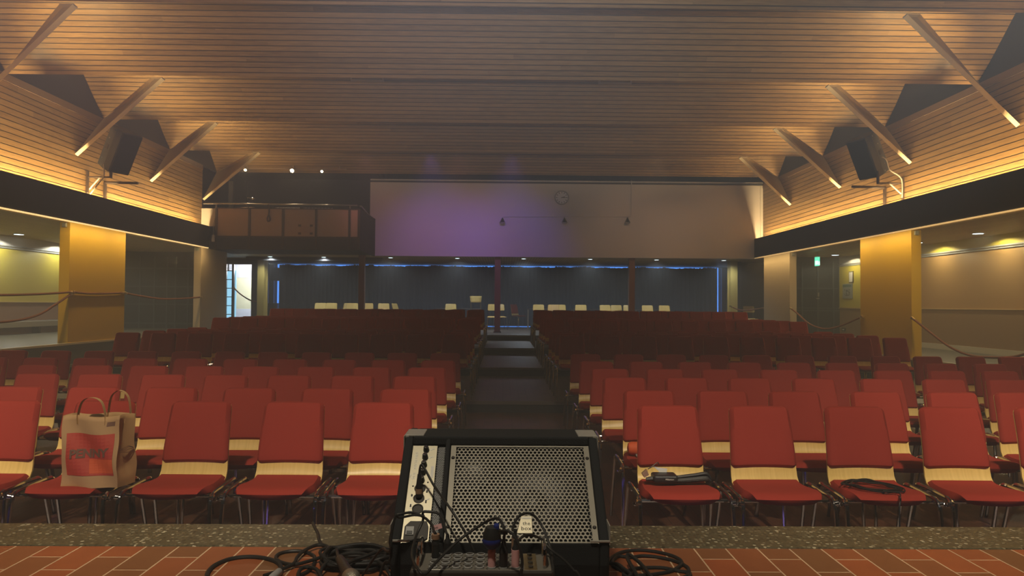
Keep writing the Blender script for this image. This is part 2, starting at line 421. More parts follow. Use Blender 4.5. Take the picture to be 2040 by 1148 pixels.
# piers
def pier(X, y0, y1, z0, m, label):
    sg = 1 if X > 0 else -1; xx = sorted((X, X+0.19*sg))
    o = struct('wall_pier', MB().box((xx[0], y0, z0), (xx[1], y1, 2.955)), m, label, bevel=0.004)
    xx = sorted((X+0.05*sg, X+0.13*sg))
    mb = MB().box((xx[0], y0-0.05, 2.86), (xx[1], y0, 2.94)); s = mb.build('wall_sensor', M['signgrey'], bevel=0.01)
    tag(s, 'small grey sensor box high on the '+label, 'sensor')
pier(FL, 13.62, 15.62, ZGL, M['yellow'], 'yellow pier on the balcony side')
pier(FR, 13.72, 15.70, ZGR, M['yellow'], 'yellow pier on the exit sign side')
pier(FL, 19.5, 21.3, ZGL, M['concrete'], 'pale pier below the balcony')
pier(FR, 19.6, 21.55, ZGR, M['concrete'], 'pale pier beside the dark doors')
pier(FL, 7.8, 9.7, ZGL, M['yellow'], 'nearest pier on the balcony side')
pier(FR, 7.8, 9.75, ZGR, M['yellow'], 'nearest pier on the exit sign side')

# ------------------------------------------------------------------ ceiling bays and fins
prev = 6.2
for k, L in enumerate(LOWS):
    zt = ZLOW+SL*(L-prev)
    mb = MB(); n = Vector((0, SL, 1)).normalized()
    mb.prism([(XL-0.03, prev, zt), (XR+0.03, prev, zt), (XR+0.03, L, ZLOW), (XL-0.03, L, ZLOW)], (0, 0.03, 0.06))
    struct('ceiling_bay', mb, M['ceil'], ORD[k]+' boarded ceiling bay from the stage')
    mb = MB().box((XL-0.03, L, ZLOW+0.01), (XR+0.03, L+0.03, ZLOW+SL*3.0+0.1))
    struct('ceiling_riser', mb, M['black'], 'upright back of the '+ORD[k]+' ceiling bay')
    prev = L
struct('ceiling_front', MB().box((XL, -3, ZLOW+1.0), (XR, 6.2, ZLOW+1.1)), M['ceil'], 'boarded ceiling over the stage')

P1 = {'l': [-5.49, -5.77, -6.05, -6.16], 'r': [5.16, 5.49, 5.71, 5.96]}
for side in 'lr':
    X = XL if side == 'l' else XR
    for k in range(4):
        L = LOWS[k]; sg = -1 if side == 'l' else 1
        p1 = Vector((P1[side][k], L+0.03, ZLOW-0.02)); p1b = p1+Vector((sg*0.18, 0.0, 0.0))
        p2 = Vector((X, L+2.93, ZLOW-0.01)); p3 = Vector((X, L+2.0, 4.36))
        nrm = (p2-p1).cross(p3-p1).normalized()
        if nrm.y < 0: nrm = -nrm
        mb = MB(); mb.prism([p1, p1b, p2, p3], nrm*0.05)
        f = mb.build('ceiling_fin', M['fin'])
        nm = 'balcony' if side == 'l' else 'exit sign'
        tag(f, 'tapering pale board fin, %s from the stage on the %s side' % (ORD[k], nm), 'ceiling fin', 'ceiling fins')
        f['kind'] = 'structure'
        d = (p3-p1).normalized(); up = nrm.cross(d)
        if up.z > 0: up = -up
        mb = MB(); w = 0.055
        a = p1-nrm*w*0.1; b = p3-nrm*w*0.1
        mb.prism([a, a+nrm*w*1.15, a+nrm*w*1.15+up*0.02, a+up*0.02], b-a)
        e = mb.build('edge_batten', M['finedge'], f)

# ------------------------------------------------------------------ rear: white wall, columns, curtains
xw0 = at_y(737, 430, YW).x
struct('wall_back', MB().box((xw0, YW, 2.96), (XR+0.02, YW+0.2, ZLOW+0.05)), M['white'], 'white rear wall with the clock')
struct('trim_wall_back', MB().box((XR-0.09, YW-0.02, 2.97), (XR-0.05, YW, ZLOW-0.02)), M['gwhite'], 'slim upright trim at the end of the white wall')
struct('trim_wall_back_top', MB().box((xw0, YW-0.03, ZLOW-0.05), (XR-0.02, YW, ZLOW-0.0)), M['black'], 'dark strip along the top of the white wall')
struct('wall_balcony_back', MB().box((XL-0.2, 24.2, 2.9), (xw0+0.1, 24.3, 7.0)), M['black'], 'black wall behind the balcony')
struct('ceiling_rear', MB().box((-12, 22.61, 3.02), (11, 30, 3.1)), M['soffit'], 'boarded ceiling of the rear area')
struct('ceiling_balcony', MB().box((XL-0.2, 21.2, 5.6), (xw0+0.1, 24.3, 5.7)), M['black'], 'black ceiling over the balcony')
for px, lab, m in ((720.5, 'brown column below the balcony corner', M['colbrown']), (991, 'brown column at the aisle end', M['colbrown']), (1258, 'brown column right of the aisle', M['colbrown'])):
    c = at_y(px, 600, 22.62)
    mb = MB(); mb.box((c.x-0.09, 22.53, ZT), (c.x+0.09, 22.71, 3.02))
    o = struct('column', mb, m, lab, bevel=0.006)
    mb = MB(); mb.box((c.x-0.12, 22.50, ZT), (c.x+0.12, 22.74, ZT+0.03)); b = mb.build('base_plate', M['black'], o)
for px, lab in ((520.5, 'yellow post beside the bright lobby door'), (1461, 'yellow post beside the pale pier')):
    c = at_y(px, 600, 24.6)
    mb = MB(); mb.box((c.x-0.11, 24.5, ZT), (c.x+0.11, 24.75, 3.02)); mb.box((c.x-0.15, 24.75, ZT), (c.x+0.15, 24.8, 3.02))
    struct('column', mb, M['colyellow'], lab)
# rear outer walls
struct('wall_rear', MB().box((-12, 29.5, ZT), (11, 29.6, 3.05)), M['greywall'], 'rear wall behind the curtains')
cxa, cxb = at_y(556.5, 570, 28.2).x, at_y(1428.5, 570, 28.2).x
wl, wr = at_y(552.5, 570, 28.9).x, at_y(1431, 570, 28.9).x
struct('window_1', MB().box((wl, 28.9, ZT), (wr, 28.95, 3.02)), M['daylight'], 'daylit rear window behind the curtains')
struct('wall_rear_left', MB().box((lbx, 28.5, ZT), (wl-0.02, 28.6, 3.05)), M['greywall'], 'grey rear wall beside the curtain')
struct('wall_rear_right', MB().box((wr+0.02, 28.5, ZT), (11, 28.6, 3.05)), M['greywall'], 'grey rear wall at the other end of the curtain')
# curtains
cuts = [cxa, at_y(716, 570, 28.2).x, at_y(990, 570, 28.2).x, at_y(1262, 570, 28.2).x, cxb]
clab = ['dark blue curtain under the balcony', 'dark blue curtain between the balcony column and the aisle column', 'dark blue curtain behind the lone red chair', 'dark blue curtain ending at the bright slit']
for k in range(4):
    a, b = cuts[k], cuts[k+1]-0.012*(k < 3)
    n = 170; mb = MB(); top = []; bot = []; mid = []
    for j in range(n+1):
        x = a+(b-a)*j/n; ph = x*2*PI/0.16
        y = 28.2+0.035*math.sin(ph+0.9*math.sin(x*1.7))+0.012*math.sin(x*5.1)
        zt = 2.968+0.014*math.sin(x*2.1+k)+0.012*math.sin(x*7.3+k*2)+random.uniform(-0.022, 0.016)
        top.append((x, y, zt)); mid.append((x, y+0.004, 1.8)); bot.append((x, y*1.0, ZT+0.035))
    mb.grid([bot, mid, top])
    o = mb.build('curtain', M['curtain'], smooth=True); so = o.modifiers.new('thickness', 'SOLIDIFY'); so.thickness = 0.006
    tag(o, clab[k], 'curtain', 'rear curtains')
mb = MB(); mb.tube([(cxa-0.5, 28.2, 3.0), (cxb+0.4, 28.2, 3.0)], 0.012); tag(mb.build('curtain_rail', M['steel']), 'thin metal rail carrying the dark curtains', 'rail')

# bright lobby door at the back on the balcony side
YD = 25.2
dl, dm, dr = at_y(450, 580, YD).x, at_y(464.5, 580, YD).x, at_y(501.5, 580, YD).x
de = at_y(512, 580, YD).x
dz1 = at_y(480, 527, YD).z
dw = bpy.data.objects.new('door_1', None); COL.objects.link(dw); dw['_w'] = [0, 0, 0]; tag(dw, 'glazed lobby door in a dark frame', None, None, 'structure')
mb = MB()
mb.box((dl-0.04, YD-0.05, ZT), (dl+0.02, YD+0.05, 3.02)); mb.box((dm-0.035, YD-0.05, ZT), (dm+0.035, YD+0.05, 3.02))
mb.box((dr, YD-0.05, ZT), (de, YD+0.05, 3.02)); mb.box((dl, YD-0.05, dz1), (de, YD+0.05, dz1+0.2)); mb.box((dl, YD-0.05, 2.96), (de, YD+0.05, 3.03))
mb.build('frame', M['doorframe'], dw)
mb = MB()
for k in range(7):
    z = ZT+0.15+k*0.30; mb.box((dl, YD-0.02, z), (dm, YD+0.02, z+0.025))
mb.build('glazing_bar', M['doorframe'], dw)
gl = NT('clear_glass'); gl.n.remove(gl.b); tr = gl.add('ShaderNodeBsdfTransparent'); gg = gl.add('ShaderNodeBsdfGlossy'); gg.inputs['Roughness'].default_value = 0.02
mx = gl.add('ShaderNodeMixShader'); mx.inputs[0].default_value = 0.06; gl.link(tr.outputs[0], mx.inputs[1]); gl.link(gg.outputs[0], mx.inputs[2]); gl.link(mx.outputs[0], gl.out.inputs['Surface'])
M['glass'] = gl.m
mb = MB(); mb.box((dm, YD-0.005, ZT), (dr, YD+0.005, dz1)); mb.build('pane', M['glass'], dw)
# lobby beyond
lx0, lx1 = -11.9, de+0.0
struct('wall_lobby', MB().box((dm-1.2, 28.0, 1.25), (lbx+.02, 28.1, 2.45)), M['hallwall'], 'pale yellow lobby wall beyond the door')
struct('wall_lobby_low', MB().box((dm-1.2, 27.98, ZT), (lbx+.02, 28.08, 1.25)), M['hallwhite'], 'lilac lower lobby wall beyond the door')
struct('wall_lobby_top', MB().box((dm-1.2, 27.98, 2.45), (lbx+.02, 28.08, 3.02)), M['hallwhite'], 'pale upper lobby wall beyond the door')
struct('wall_lobby_side', MB().prism([(de, YD+0.05, ZT), (de+0.05, YD+0.05, ZT), (lbx+0.05, 28.5, ZT), (lbx, 28.5, ZT)], (0, 0, 3.02-ZT)), M['greywall'], 'side wall of the lobby')
struct('window_2', MB().box((dl-0.9, YD+0.6, ZT), (dm-0.12, YD+0.63, 2.62)), M['skypane'], 'sky seen through the side light')
struct('wall_door_side', MB().box((-12, YD-0.02, ZT), (dl-0.04, YD+0.03, 3.02)), M['greywall'], 'grey wall beside the lobby door')
struct('wall_rear_side', MB().box((at_y(1474, 580, 25.2).x, 25.2, ZT), (10.6, 25.3, 3.02)), M['door'], 'dark glazed wall behind the pale pier')
struct('trim_dark_post', MB().box((at_y(1470, 580, 25.0).x, 24.95, ZT), (at_y(1476, 580, 25.0).x, 25.05, 3.02)), M['doorframe'], 'grey post at the dark glazed wall')

# dark doors at the end of both galleries
def dark_doors(nm, xa, xb, z0, xs, zs, lab, side):
    d = bpy.data.objects.new(nm, None); COL.objects.link(d); d['_w'] = [0, 0, 0]; tag(d, lab, None, None, 'structure')
    mb = MB().box((xa, 22.0, z0), (xb, 22.06, 3.02)); mb.build('door_leaf', M['door'], d)
    mb = MB()
    for x in xs: mb.box((x-0.02, 21.975, z0), (x+0.02, 22.0, 2.85))
    for z in zs: mb.box((xa, 21.98, z-0.02), (xb, 22.0, z+0.02))
    mb.build('frame', M['doorframe'], d)
    return d
xs = [at_y(p, 580, 22).x for p in (1598, 1629, 1660, 1672)]
d2 = dark_doors('door_2', 8.2, GR, ZGR, xs, [1.45, 1.38, 2.05], 'dark panelled double doors beyond the rope', 'right')
h = at_y(1632, 587, 21.9); mb = MB(); mb.box((h.x-0.015, 21.93, h.z-0.06), (h.x+0.015, 21.98, h.z+0.06)); mb.box((h.x-0.07, 21.92, h.z-0.13), (h.x+0.02, 21.94, h.z-0.11)); mb.build('door_handle', M['steel'], d2)
xs = [at_y(p, 580, 22).x for p in (279, 308, 333, 350, 375)]
d3 = dark_doors('door_3', GL, -8.55, ZGL, xs, [2.5, 1.95, 1.42, 0.85], 'dark glazed doors behind the rope', 'left')
# signs on the right gallery wall, exit sign
def wall_sign(nm, pa, pb, X, lab, mats, cat):
    a = at_x(pa[0], pa[1], X); b = at_x(pb[0], pb[1], X)
    y0, y1 = sorted((a.y, b.y)); z0, z1 = sorted((a.z, b.z)); sx = -0.02
    o = empty(nm, (X, (y0+y1)/2, z0), lab, cat)
    MB().box((X-0.025, y0, z0), (X-0.002, y1, z1)).build('frame', mats[0], o, bevel=0.003)
    MB().box((X-0.028, y0+0.03, z0+0.03), (X-0.025, y1-0.03, z1-0.03)).build('sheet', mats[1], o)
    return o, y0, y1, z0, z1
wall_sign('notice_frame', (1692.5, 541), (1701, 563.5), GR, 'slim framed notice high on the yellow wall', (M['darkbrown'], M['paper']), 'notice')
o, y0, y1, z0, z1 = wall_sign('evacuation_plan', (1680, 566), (1699.5, 595), GR, 'grey evacuation plan board below the slim notice', (M['signgrey'], M['signgrey']), 'notice')
MB().box((GR-0.030, y0+0.03, z1-0.1), (GR-0.0285, y1-0.03, z1-0.03)).build('header', M['signteal'], o)
mb = MB()
for j in range(7):
    for k in range(5):
        if random.random() < 0.7:
            yy = y0+0.12+(y1-y0-0.24)*j/7; zz = z0+0.08+(z1-z0-0.24)*k/5; mb.box((GR-0.0295, yy, zz), (GR-0.0284, yy+0.05, zz+0.02+0.02*random.random()))
mb.build('plan_print', M['inkgrey'], o)
e = at_y(1628, 518, 20.0)
ex = empty('exit_sign', (e.x, 20.0, 2.62), 'green lit exit sign hanging before the dark doors', 'exit sign')
mb = MB(); mb.box((e.x-0.02, 19.88, 2.62), (e.x+0.02, 20.12, 2.87)); mb.build('sign_box', M['exit'], ex)
mb = MB(); mb.box((e.x-0.024, 19.90, 2.65), (e.x-0.0205, 20.08, 2.76)); mb.box((e.x-0.02, 19.876, 2.64), (e.x+0.02, 19.879, 2.74)); mb.build('pictogram', M['exitw'], ex)
mb = MB(); mb.box((e.x-0.02, 19.85, 2.86), (e.x+0.02, 20.15, 2.89)); mb.tube([(e.x, 20.0, 2.89), (e.x, 20.0, 3.0)], 0.012); mb.build('bracket', M['signgrey'], ex)
o = at_x(1682, 657, GR)
mb = MB().box((GR-0.03, o.y-0.1, o.z-0.05), (GR, o.y+0.1, o.z+0.05)); s = mb.build('wall_socket', M['ink']); tag(s, 'small black socket plate low on the wall by the doors', 'socket')
mb = MB().box((GR-0.0325, o.y-0.06, o.z-0.012), (GR-0.0305, o.y+0.06, o.z+0.018)); c = mb.build('label_strip', M['paper'], s)

# ------------------------------------------------------------------ downlights
def downlight(x, y, z, lab, grp, r=0.075):
    o = empty('downlight', (x, y, z), lab, 'downlight', grp)
    MB().lathe([(r*1.25, -0.002), (r*1.25, -0.008), (r, -0.012), (r, -0.004)], (x, y, z), n=16).build('rim', M['steel'], o)
    MB().lathe([(r*0.98, -0.013), (r*0.5, -0.016)], (x, y, z), n=16).build('lens', M['downlit'], o)
    return o
LIGHTS = []
def lamp(kind, name, loc, energy, col, target=None, size=0.1, sizey=None, angle=60, blend=0.5):
    ld = bpy.data.lights.new(name, kind); ld.energy = energy; ld.color = col
    if kind == 'SPOT': ld.spot_size = math.radians(angle); ld.spot_blend = blend; ld.shadow_soft_size = size
    elif kind == 'AREA':
        ld.shape = 'RECTANGLE'; ld.size = size; ld.size_y = sizey or size
    else: ld.shadow_soft_size = size
    lo = bpy.data.objects.new(name, ld); COL.objects.link(lo); lo.location = loc
    if target is not None:
        lo.rotation_euler = (Vector(target)-Vector(loc)).to_track_quat('-Z', 'Y').to_euler()
    return lo
for k, y in enumerate((12.4, 14.5, 16.6, 19.0)):
    downlight(GL+0.6, y, 3.0, '%s downlight from the stage in the ceiling above the heater' % ORD[k], 'gallery downlights', 0.10)
    lamp('SPOT', 'downlight_beam', (GL+0.40, y, 2.965), 62, (0.95, 0.95, 0.80), (GL+0.36, y, 0), 0.03, angle=160, blend=0.15)
for k, y in enumerate((12.5, 14.6, 16.75, 20.95)):
    downlight(GR-0.6, y, 3.0, '%s downlight from the stage in the tan gallery ceiling' % ORD[k], 'gallery downlights', 0.10)
    lamp('SPOT', 'downlight_beam', (GR-0.40, y, 2.965), 40, (1.0, 0.88, 0.56), (GR-0.36, y, 0), 0.03, angle=160, blend=0.15)
for k, px in enumerate((538, 645, 778, 911, 1043, 1176, 1308, 1442)):
    p = at_y(px, 515, 24.1)
    downlight(p.x, 24.1, 3.02, '%s small downlight from the balcony side in the rear ceiling' % ORD[k], 'rear downlights', 0.075)

# ------------------------------------------------------------------ balcony
YB = 20.1
bx = lambda px: at_y(px, 440, YB).x
zb = lambda py: at_y(570, py, YB).z
bal = empty('balcony', (bx(570), YB, zb(498)), 'plywood fronted technician balcony below the ceiling spotlights', 'balcony')
zp0, zp1 = zb(471), zb(417)
for a, b in ((432, 494.5), (499.5, 561.5), (566.5, 627.5), (632, 694.5), (698.5, 713)):
    MB().box((bx(a), YB, zp0), (bx(b), YB+0.03, zp1)).build('front_panel', M['ply'], bal)
mb = MB()
for px in (431, 497, 564, 630, 696.5, 715): mb.box((bx(px)-0.03, YB-0.03, zb(496)), (bx(px)+0.03, YB+0.05, zp1+0.01))
mb.box((bx(428), YB-0.02, zp0-0.05), (bx(716), YB+0.04, zp0)); mb.box((bx(428), YB-0.02, zp1), (bx(716), YB+0.04, zp1+0.03))
mb.build('frame', M['darkbrown'], bal)
mb = MB(); mb.box((bx(418), YB+0.0, zb(498)), (bx(717), YB+0.1, zp0-0.05)); mb.box((XL, YB+0.1, 2.98), (bx(717), YW, 3.2)); mb.build('floor_beam', M['black'], bal)
mb = MB(); mb.box((bx(714), YB, zb(498)), (bx(714)+0.06, YW, zp1+0.02)); mb.build('side_panel', M['black'], bal)
zr = zb(407)
mb = MB(); mb.tube([(bx(405), YB, zr), (bx(712), YB, zr-0.02), (bx(717), YB+0.1, zr-0.02), (xw0-0.02, YW-0.02, zr-0.02)], 0.024, 10)
for px in (431, 697): mb.tube([(bx(px), YB, zp1), (bx(px), YB, zr)], 0.014, 8)
mb.build('handrail', M['steel'], bal, smooth=True)
# paper taped to the panel
a, b = at_y(597, 449.5, YB-0.004), at_y(620, 465.5, YB-0.004)
pp = empty('taped_sheet', (a.x, YB-0.003, b.z), 'small paper sheet taped by its corners to the balcony front', 'paper')
MB().box((a.x, YB-0.004, b.z), (b.x, YB-0.001, a.z)).build('sheet', mat('buff_sheet', (0.40, 0.26, 0.18), 0.7), pp)
mb = MB()
for x in (a.x, b.x):
    for z in (a.z, b.z): mb.box((x-0.04, YB-0.006, z-0.03), (x+0.04, YB-0.0045, z+0.03))
mb.build('tape', M['darkbrown'], pp)
# strap hanging over the rail
pts = [at_y(x, y, YB-0.03) for x, y in ((535, 407), (536, 418), (535, 428), (532, 436), (534, 441), (538, 438), (536, 428))]
mb = MB().tube(spline(pts, 6), 0.022, 6); tag(mb.build('hanging_strap', M['darkbrown'], smooth=True), 'dark strap looped over the balcony handrail', 'strap')
# cream end wall at the balcony and white box on a cable
struct('wall_balcony_end', MB().box((XL-0.02, YB+0.02, zb(452)), (bx(431), YB+0.06, zb(416.5))), M['gwhite'], 'cream wall piece at the end of the balcony')
p = at_y(425, 475, YB-0.2)
wb = empty('white_pendant_switch', (p.x, YB-0.2, p.z), 'small white box on a thin cable at the end of the black fascia', 'switch')
MB().box((p.x-0.035, YB-0.24, p.z-0.09), (p.x+0.035, YB-0.18, p.z+0.09)).build('box', M['paper'], wb, bevel=0.008)
mb = MB().tube(spline([at_y(x, y, YB-0.2) for x, y in ((425, 470), (425.5, 450), (430, 425), (429, 408))], 6), 0.008, 6); mb.build('cord', M['signgrey'], wb)
# equipment on the balcony
zfl = 3.2
def gear(nm, pa, pb, y, dep, m, lab, cat, slope=0):
    a = at_y(pa[0], pa[1], y); b = at_y(pb[0], pb[1], y)
    o = empty(nm, ((a.x+b.x)/2, y, b.z), lab, cat)
    mb = MB(); mb.box((a.x, y, b.z), (b.x, y+dep, a.z)); mb.build('casing', m, o, bevel=0.01)
    return o, a, b
tb = empty('equipment_table', (bx(560), YB+0.75, zfl), 'dark table carrying the gear on the balcony', 'table')
zt_ = zb(418)
MB().box((bx(440), YB+0.4, zt_-0.04), (bx(680), YB+1.1, zt_)).build('table_top', M['table'], tb)
for xx in (440, 680):
    for yy in (0.45, 1.05): MB().box((bx(xx)-0.03, YB+yy-0.03, zfl), (bx(xx)+0.03, YB+yy+0.03, zt_-0.04)).build('leg', M['table'], tb)
def desk(nm, pa, pb, lab, cat, m, detail):
    y = YB+0.55
    a = at_y(pa[0], pa[1], y); b = at_y(pb[0], pb[1], y)
    o = empty(nm, ((a.x+b.x)/2, y, zt_), lab, cat)
    MB().prism([(a.x, y, zt_), (a.x, y+0.4, zt_), (a.x, y+0.4, a.z+0.0), (a.x, y, zt_+(a.z-zt_)*0.6)], (b.x-a.x, 0, 0)).build('casing', m, o, bevel=0.008)
    detail(o, a, b, y)
    return o
def d_mixer(o, a, b, y):
    mb = MB(); n = 9
    for k in range(n):
        x = a.x+(b.x-a.x)*(k+0.5)/n
        for j in range(3):
            yy = y+0.08+j*0.12; zz = zt_+(a.z-zt_)*(0.6+0.4*(yy-y)/0.4); mb.box((x-0.012, yy, zz), (x+0.012, yy+0.03, zz+0.025))
    mb.build('fader', M['inklight'], o)
def d_screen(o, a, b, y):
    mb = MB().box((a.x+0.04, y-0.002, zt_+0.03), (b.x-0.04, y-0.0005, zt_+(a.z-zt_)*0.55)); mb.build('faceplate', M['signgrey'], o)
desk('amplifier_rack', (478, 408.5), (498, 418), 'brown amplifier case at the left end of the balcony rail', 'amplifier', M['ply'], d_screen)
desk('mixing_desk', (545, 411), (592, 418), 'flat mixing desk on the balcony behind the hanging strap', 'mixing desk', M['signgrey'], d_mixer)
desk('lighting_console', (600, 412), (660, 418), 'low lighting console near the balcony corner', 'lighting console', M['speaker'], d_mixer)
# follow spot on the balcony
p = at_y(497, 400, YB+0.6)
fs = empty('desk_lamp', (p.x, YB+0.6, zt_), 'chrome jointed lamp standing on the balcony gear table', 'lamp')
mb = MB(); mb.lathe([(0.09, 0), (0.09, 0.02), (0.02, 0.03)], (p.x, YB+0.6, zt_)); mb.build('base', M['chrome'], fs)
mb = MB().tube(spline([(p.x, YB+0.6, zt_+0.02), (p.x-0.06, YB+0.6, p.z+0.0), (p.x-0.05, YB+0.58, p.z+0.08), (p.x+0.1, YB+0.56, p.z+0.06)], 6), 0.014, 6); mb.build('arm', M['chrome'], fs)
mb = MB(); mb.lathe([(0.025, 0), (0.05, 0.04), (0.07, 0.1), (0.055, 0.1)], (p.x+0.08, YB+0.56, p.z+0.08), (0.6, -0.2, -0.7)); mb.build('lamp_shade', M['chrome'], fs, smooth=True)
# shelf post at back of balcony
p = at_y(459.5, 380, YB+1.2)
mb = MB().box((p.x-0.06, YB+1.2, zfl), (p.x+0.06, YB+1.3, zb(362)+0.2)); tag(mb.build('grey_post', M['greywall']), 'grey upright post at the back of the balcony', 'post')
# ceiling spot track
yt = 21.02; zt2 = ZLOW+SL*(21.2-yt)
ta, tb2 = at_y(478, 331, yt).x, at_y(690, 333, yt).x
mb = MB().box((ta, yt-0.02, zt2-0.10), (tb2, yt+0.02, zt2-0.075))
for x in (ta+0.2, (ta+tb2)/2, tb2-0.2): mb.box((x-0.015, yt-0.01, zt2-0.08), (x+0.015, yt+0.02, zt2+0.03))
tag(mb.build('lighting_track', M['trimwood']), 'thin lighting track under the ceiling above the balcony', 'track')
for px, py, lab, r in ((489, 338.5, 'lit spotlight at the fin end of the ceiling track', 0.035), (582, 340, 'brightest spotlight in the middle of the ceiling track', 0.055), (641.5, 341.5, 'lit spotlight at the far end of the ceiling track', 0.035)):
    p = at_y(px, py, yt-0.06); o = empty('track_spotlight', (p.x, yt, zt2-0.1), lab, 'spotlight', 'ceiling track spotlights')
    ax = Vector((0.0, -0.85, -0.5)).normalized()
    mb = MB().tube([(p.x, yt, zt2-0.09), (p.x, yt-0.02, p.z+0.03)], 0.012, 6); mb.build('stem', M['steel'], o)
    mb = MB().lathe([(0.02, -0.09), (0.04, -0.06), (r+0.02, 0.0), (r+0.025, 0.01), (r, 0.012)], p, ax, 16); mb.build('lamp_shade', M['steel'], o, smooth=True)
    mb = MB().lathe([(r*0.95, 0.014), (r*0.7, 0.03), (r*0.3, 0.04)], p, ax, 16); mb.build('bulb', M['bulb'], o, smooth=True)
    lamp('SPOT', 'track_beam', p+ax*0.06, 40, (1, 0.72, 0.42), p+Vector((0, -1.2, -1.0)), 0.05, angle=120, blend=0.8)

# ------------------------------------------------------------------ wall clock, conduit lamps, hatches
c = at_y(1119, 394, YW-0.03)
ck = empty('wall_clock', (c.x, YW, c.z), 'round wall clock high on the white rear wall', 'clock')
MB().lathe([(0.215, 0.0), (0.215, 0.05), (0.205, 0.06), (0.195, 0.05)], (c.x, YW-0.001, c.z), (0, -1, 0), 36).build('case', M['steel'], ck, smooth=True)
MB().lathe([(0.193, 0.051), (0.19, 0.053)], (c.x, YW-0.001, c.z), (0, -1, 0), 36).build('face', M['clockface'], ck)
mb = MB()
for k in range(12):
    an = k*PI/6; d = Vector((math.sin(an), 0, math.cos(an))); e_ = Vector((d.z, 0, -d.x)); l = 0.045; w = 0.009
    o_ = Vector((c.x, YW-0.055, c.z)); mb.prism([o_+d*0.135-e_*w, o_+d*0.135+e_*w, o_+d*(0.135+l)+e_*w, o_+d*(0.135+l)-e_*w], (0, -0.002, 0))
mb.build('hour_mark', M['inkgrey'], ck)
for an, l, w in ((math.radians(91), 0.14, 0.007), (math.radians(76), 0.10, 0.010)):
    d = Vector((math.sin(an), 0, math.cos(an))); e_ = Vector((d.z, 0, -d.x)); o_ = Vector((c.x, YW-0.058, c.z))
    MB().prism([o_-d*0.02-e_*w, o_-d*0.02+e_*w, o_+d*l+e_*w, o_+d*l-e_*w], (0, -0.003, 0)).build('hand', M['ink'], ck)
ca, cb_, cc_ = at_y(1258, 359, YW-0.02), at_y(1258, 432, YW-0.02), at_y(1003, 432, YW-0.02)
mb = MB(); mb.tube([ca, cb_], 0.016, 8); mb.tube([cb_, cc_], 0.010, 8)
tag(mb.build('cable_conduit', M['white']), 'thin white conduit running down and along the white wall', 'conduit')
for px, lab in ((1001, 'small clip spotlight at the balcony end of the wall conduit'), (1124.5, 'small clip spotlight below the wall clock'), (1250, 'small clip spotlight at the corner of the wall conduit')):
    p = at_y(px, 437, YW-0.12); o = empty('wall_spotlight', (p.x, YW, p.z+0.05), lab, 'spotlight', 'clip spotlights on the white wall')
    MB().tube([(p.x, YW-0.005, p.z+0.06), (p.x, YW-0.12, p.z+0.06), (p.x, YW-0.12, p.z)], 0.013, 6).build('arm', M['steel'], o)
    MB().lathe([(0.02, -0.03), (0.035, 0.0), (0.06, 0.05), (0.088, 0.11), (0.09, 0.125), (0.08, 0.125)], (p.x, YW-0.12, p.z+0.01), (0, -0.15, -1), 18).build('lamp_shade', M['steel'], o, smooth=True)
    MB().lathe([(0.075, 0.118), (0.06, 0.14), (0.02, 0.15)], (p.x, YW-0.12, p.z+0.01), (0, -0.15, -1), 18).build('bulb', M['lampglass'], o, smooth=True)
for px, lab in ((733, 'faint ceiling hatch on the balcony side'), (1224, 'faint ceiling hatch toward the exit sign side')):
    # lies on the second bay, lower rim just below the bay edge in front
    yb_ = 14.55; x0 = at_y(px-33, 175, yb_).x; x1 = at_y(px+33, 175, yb_).x
    n = Vector((0, -SL, -1)).normalized()
    def sp(x, y): return Vector((x, y, ZLOW+SL*(15.2-y)))+n*0.004
    mb = MB(); w = 0.035; ya, yb2 = 14.0, 14.50
    for (xa, xb, y0, y1) in ((x0, x1, yb2-w, yb2), (x0, x1, ya, ya+w), (x0, x0+w, ya, yb2), (x1-w, x1, ya, yb2)):
        mb.prism([sp(xa, y0), sp(xb, y0), sp(xb, y1), sp(xa, y1)], n*0.02)
    tag(mb.build('ceiling_hatch', M['ceilvent']), lab, 'hatch', 'ceiling hatches')

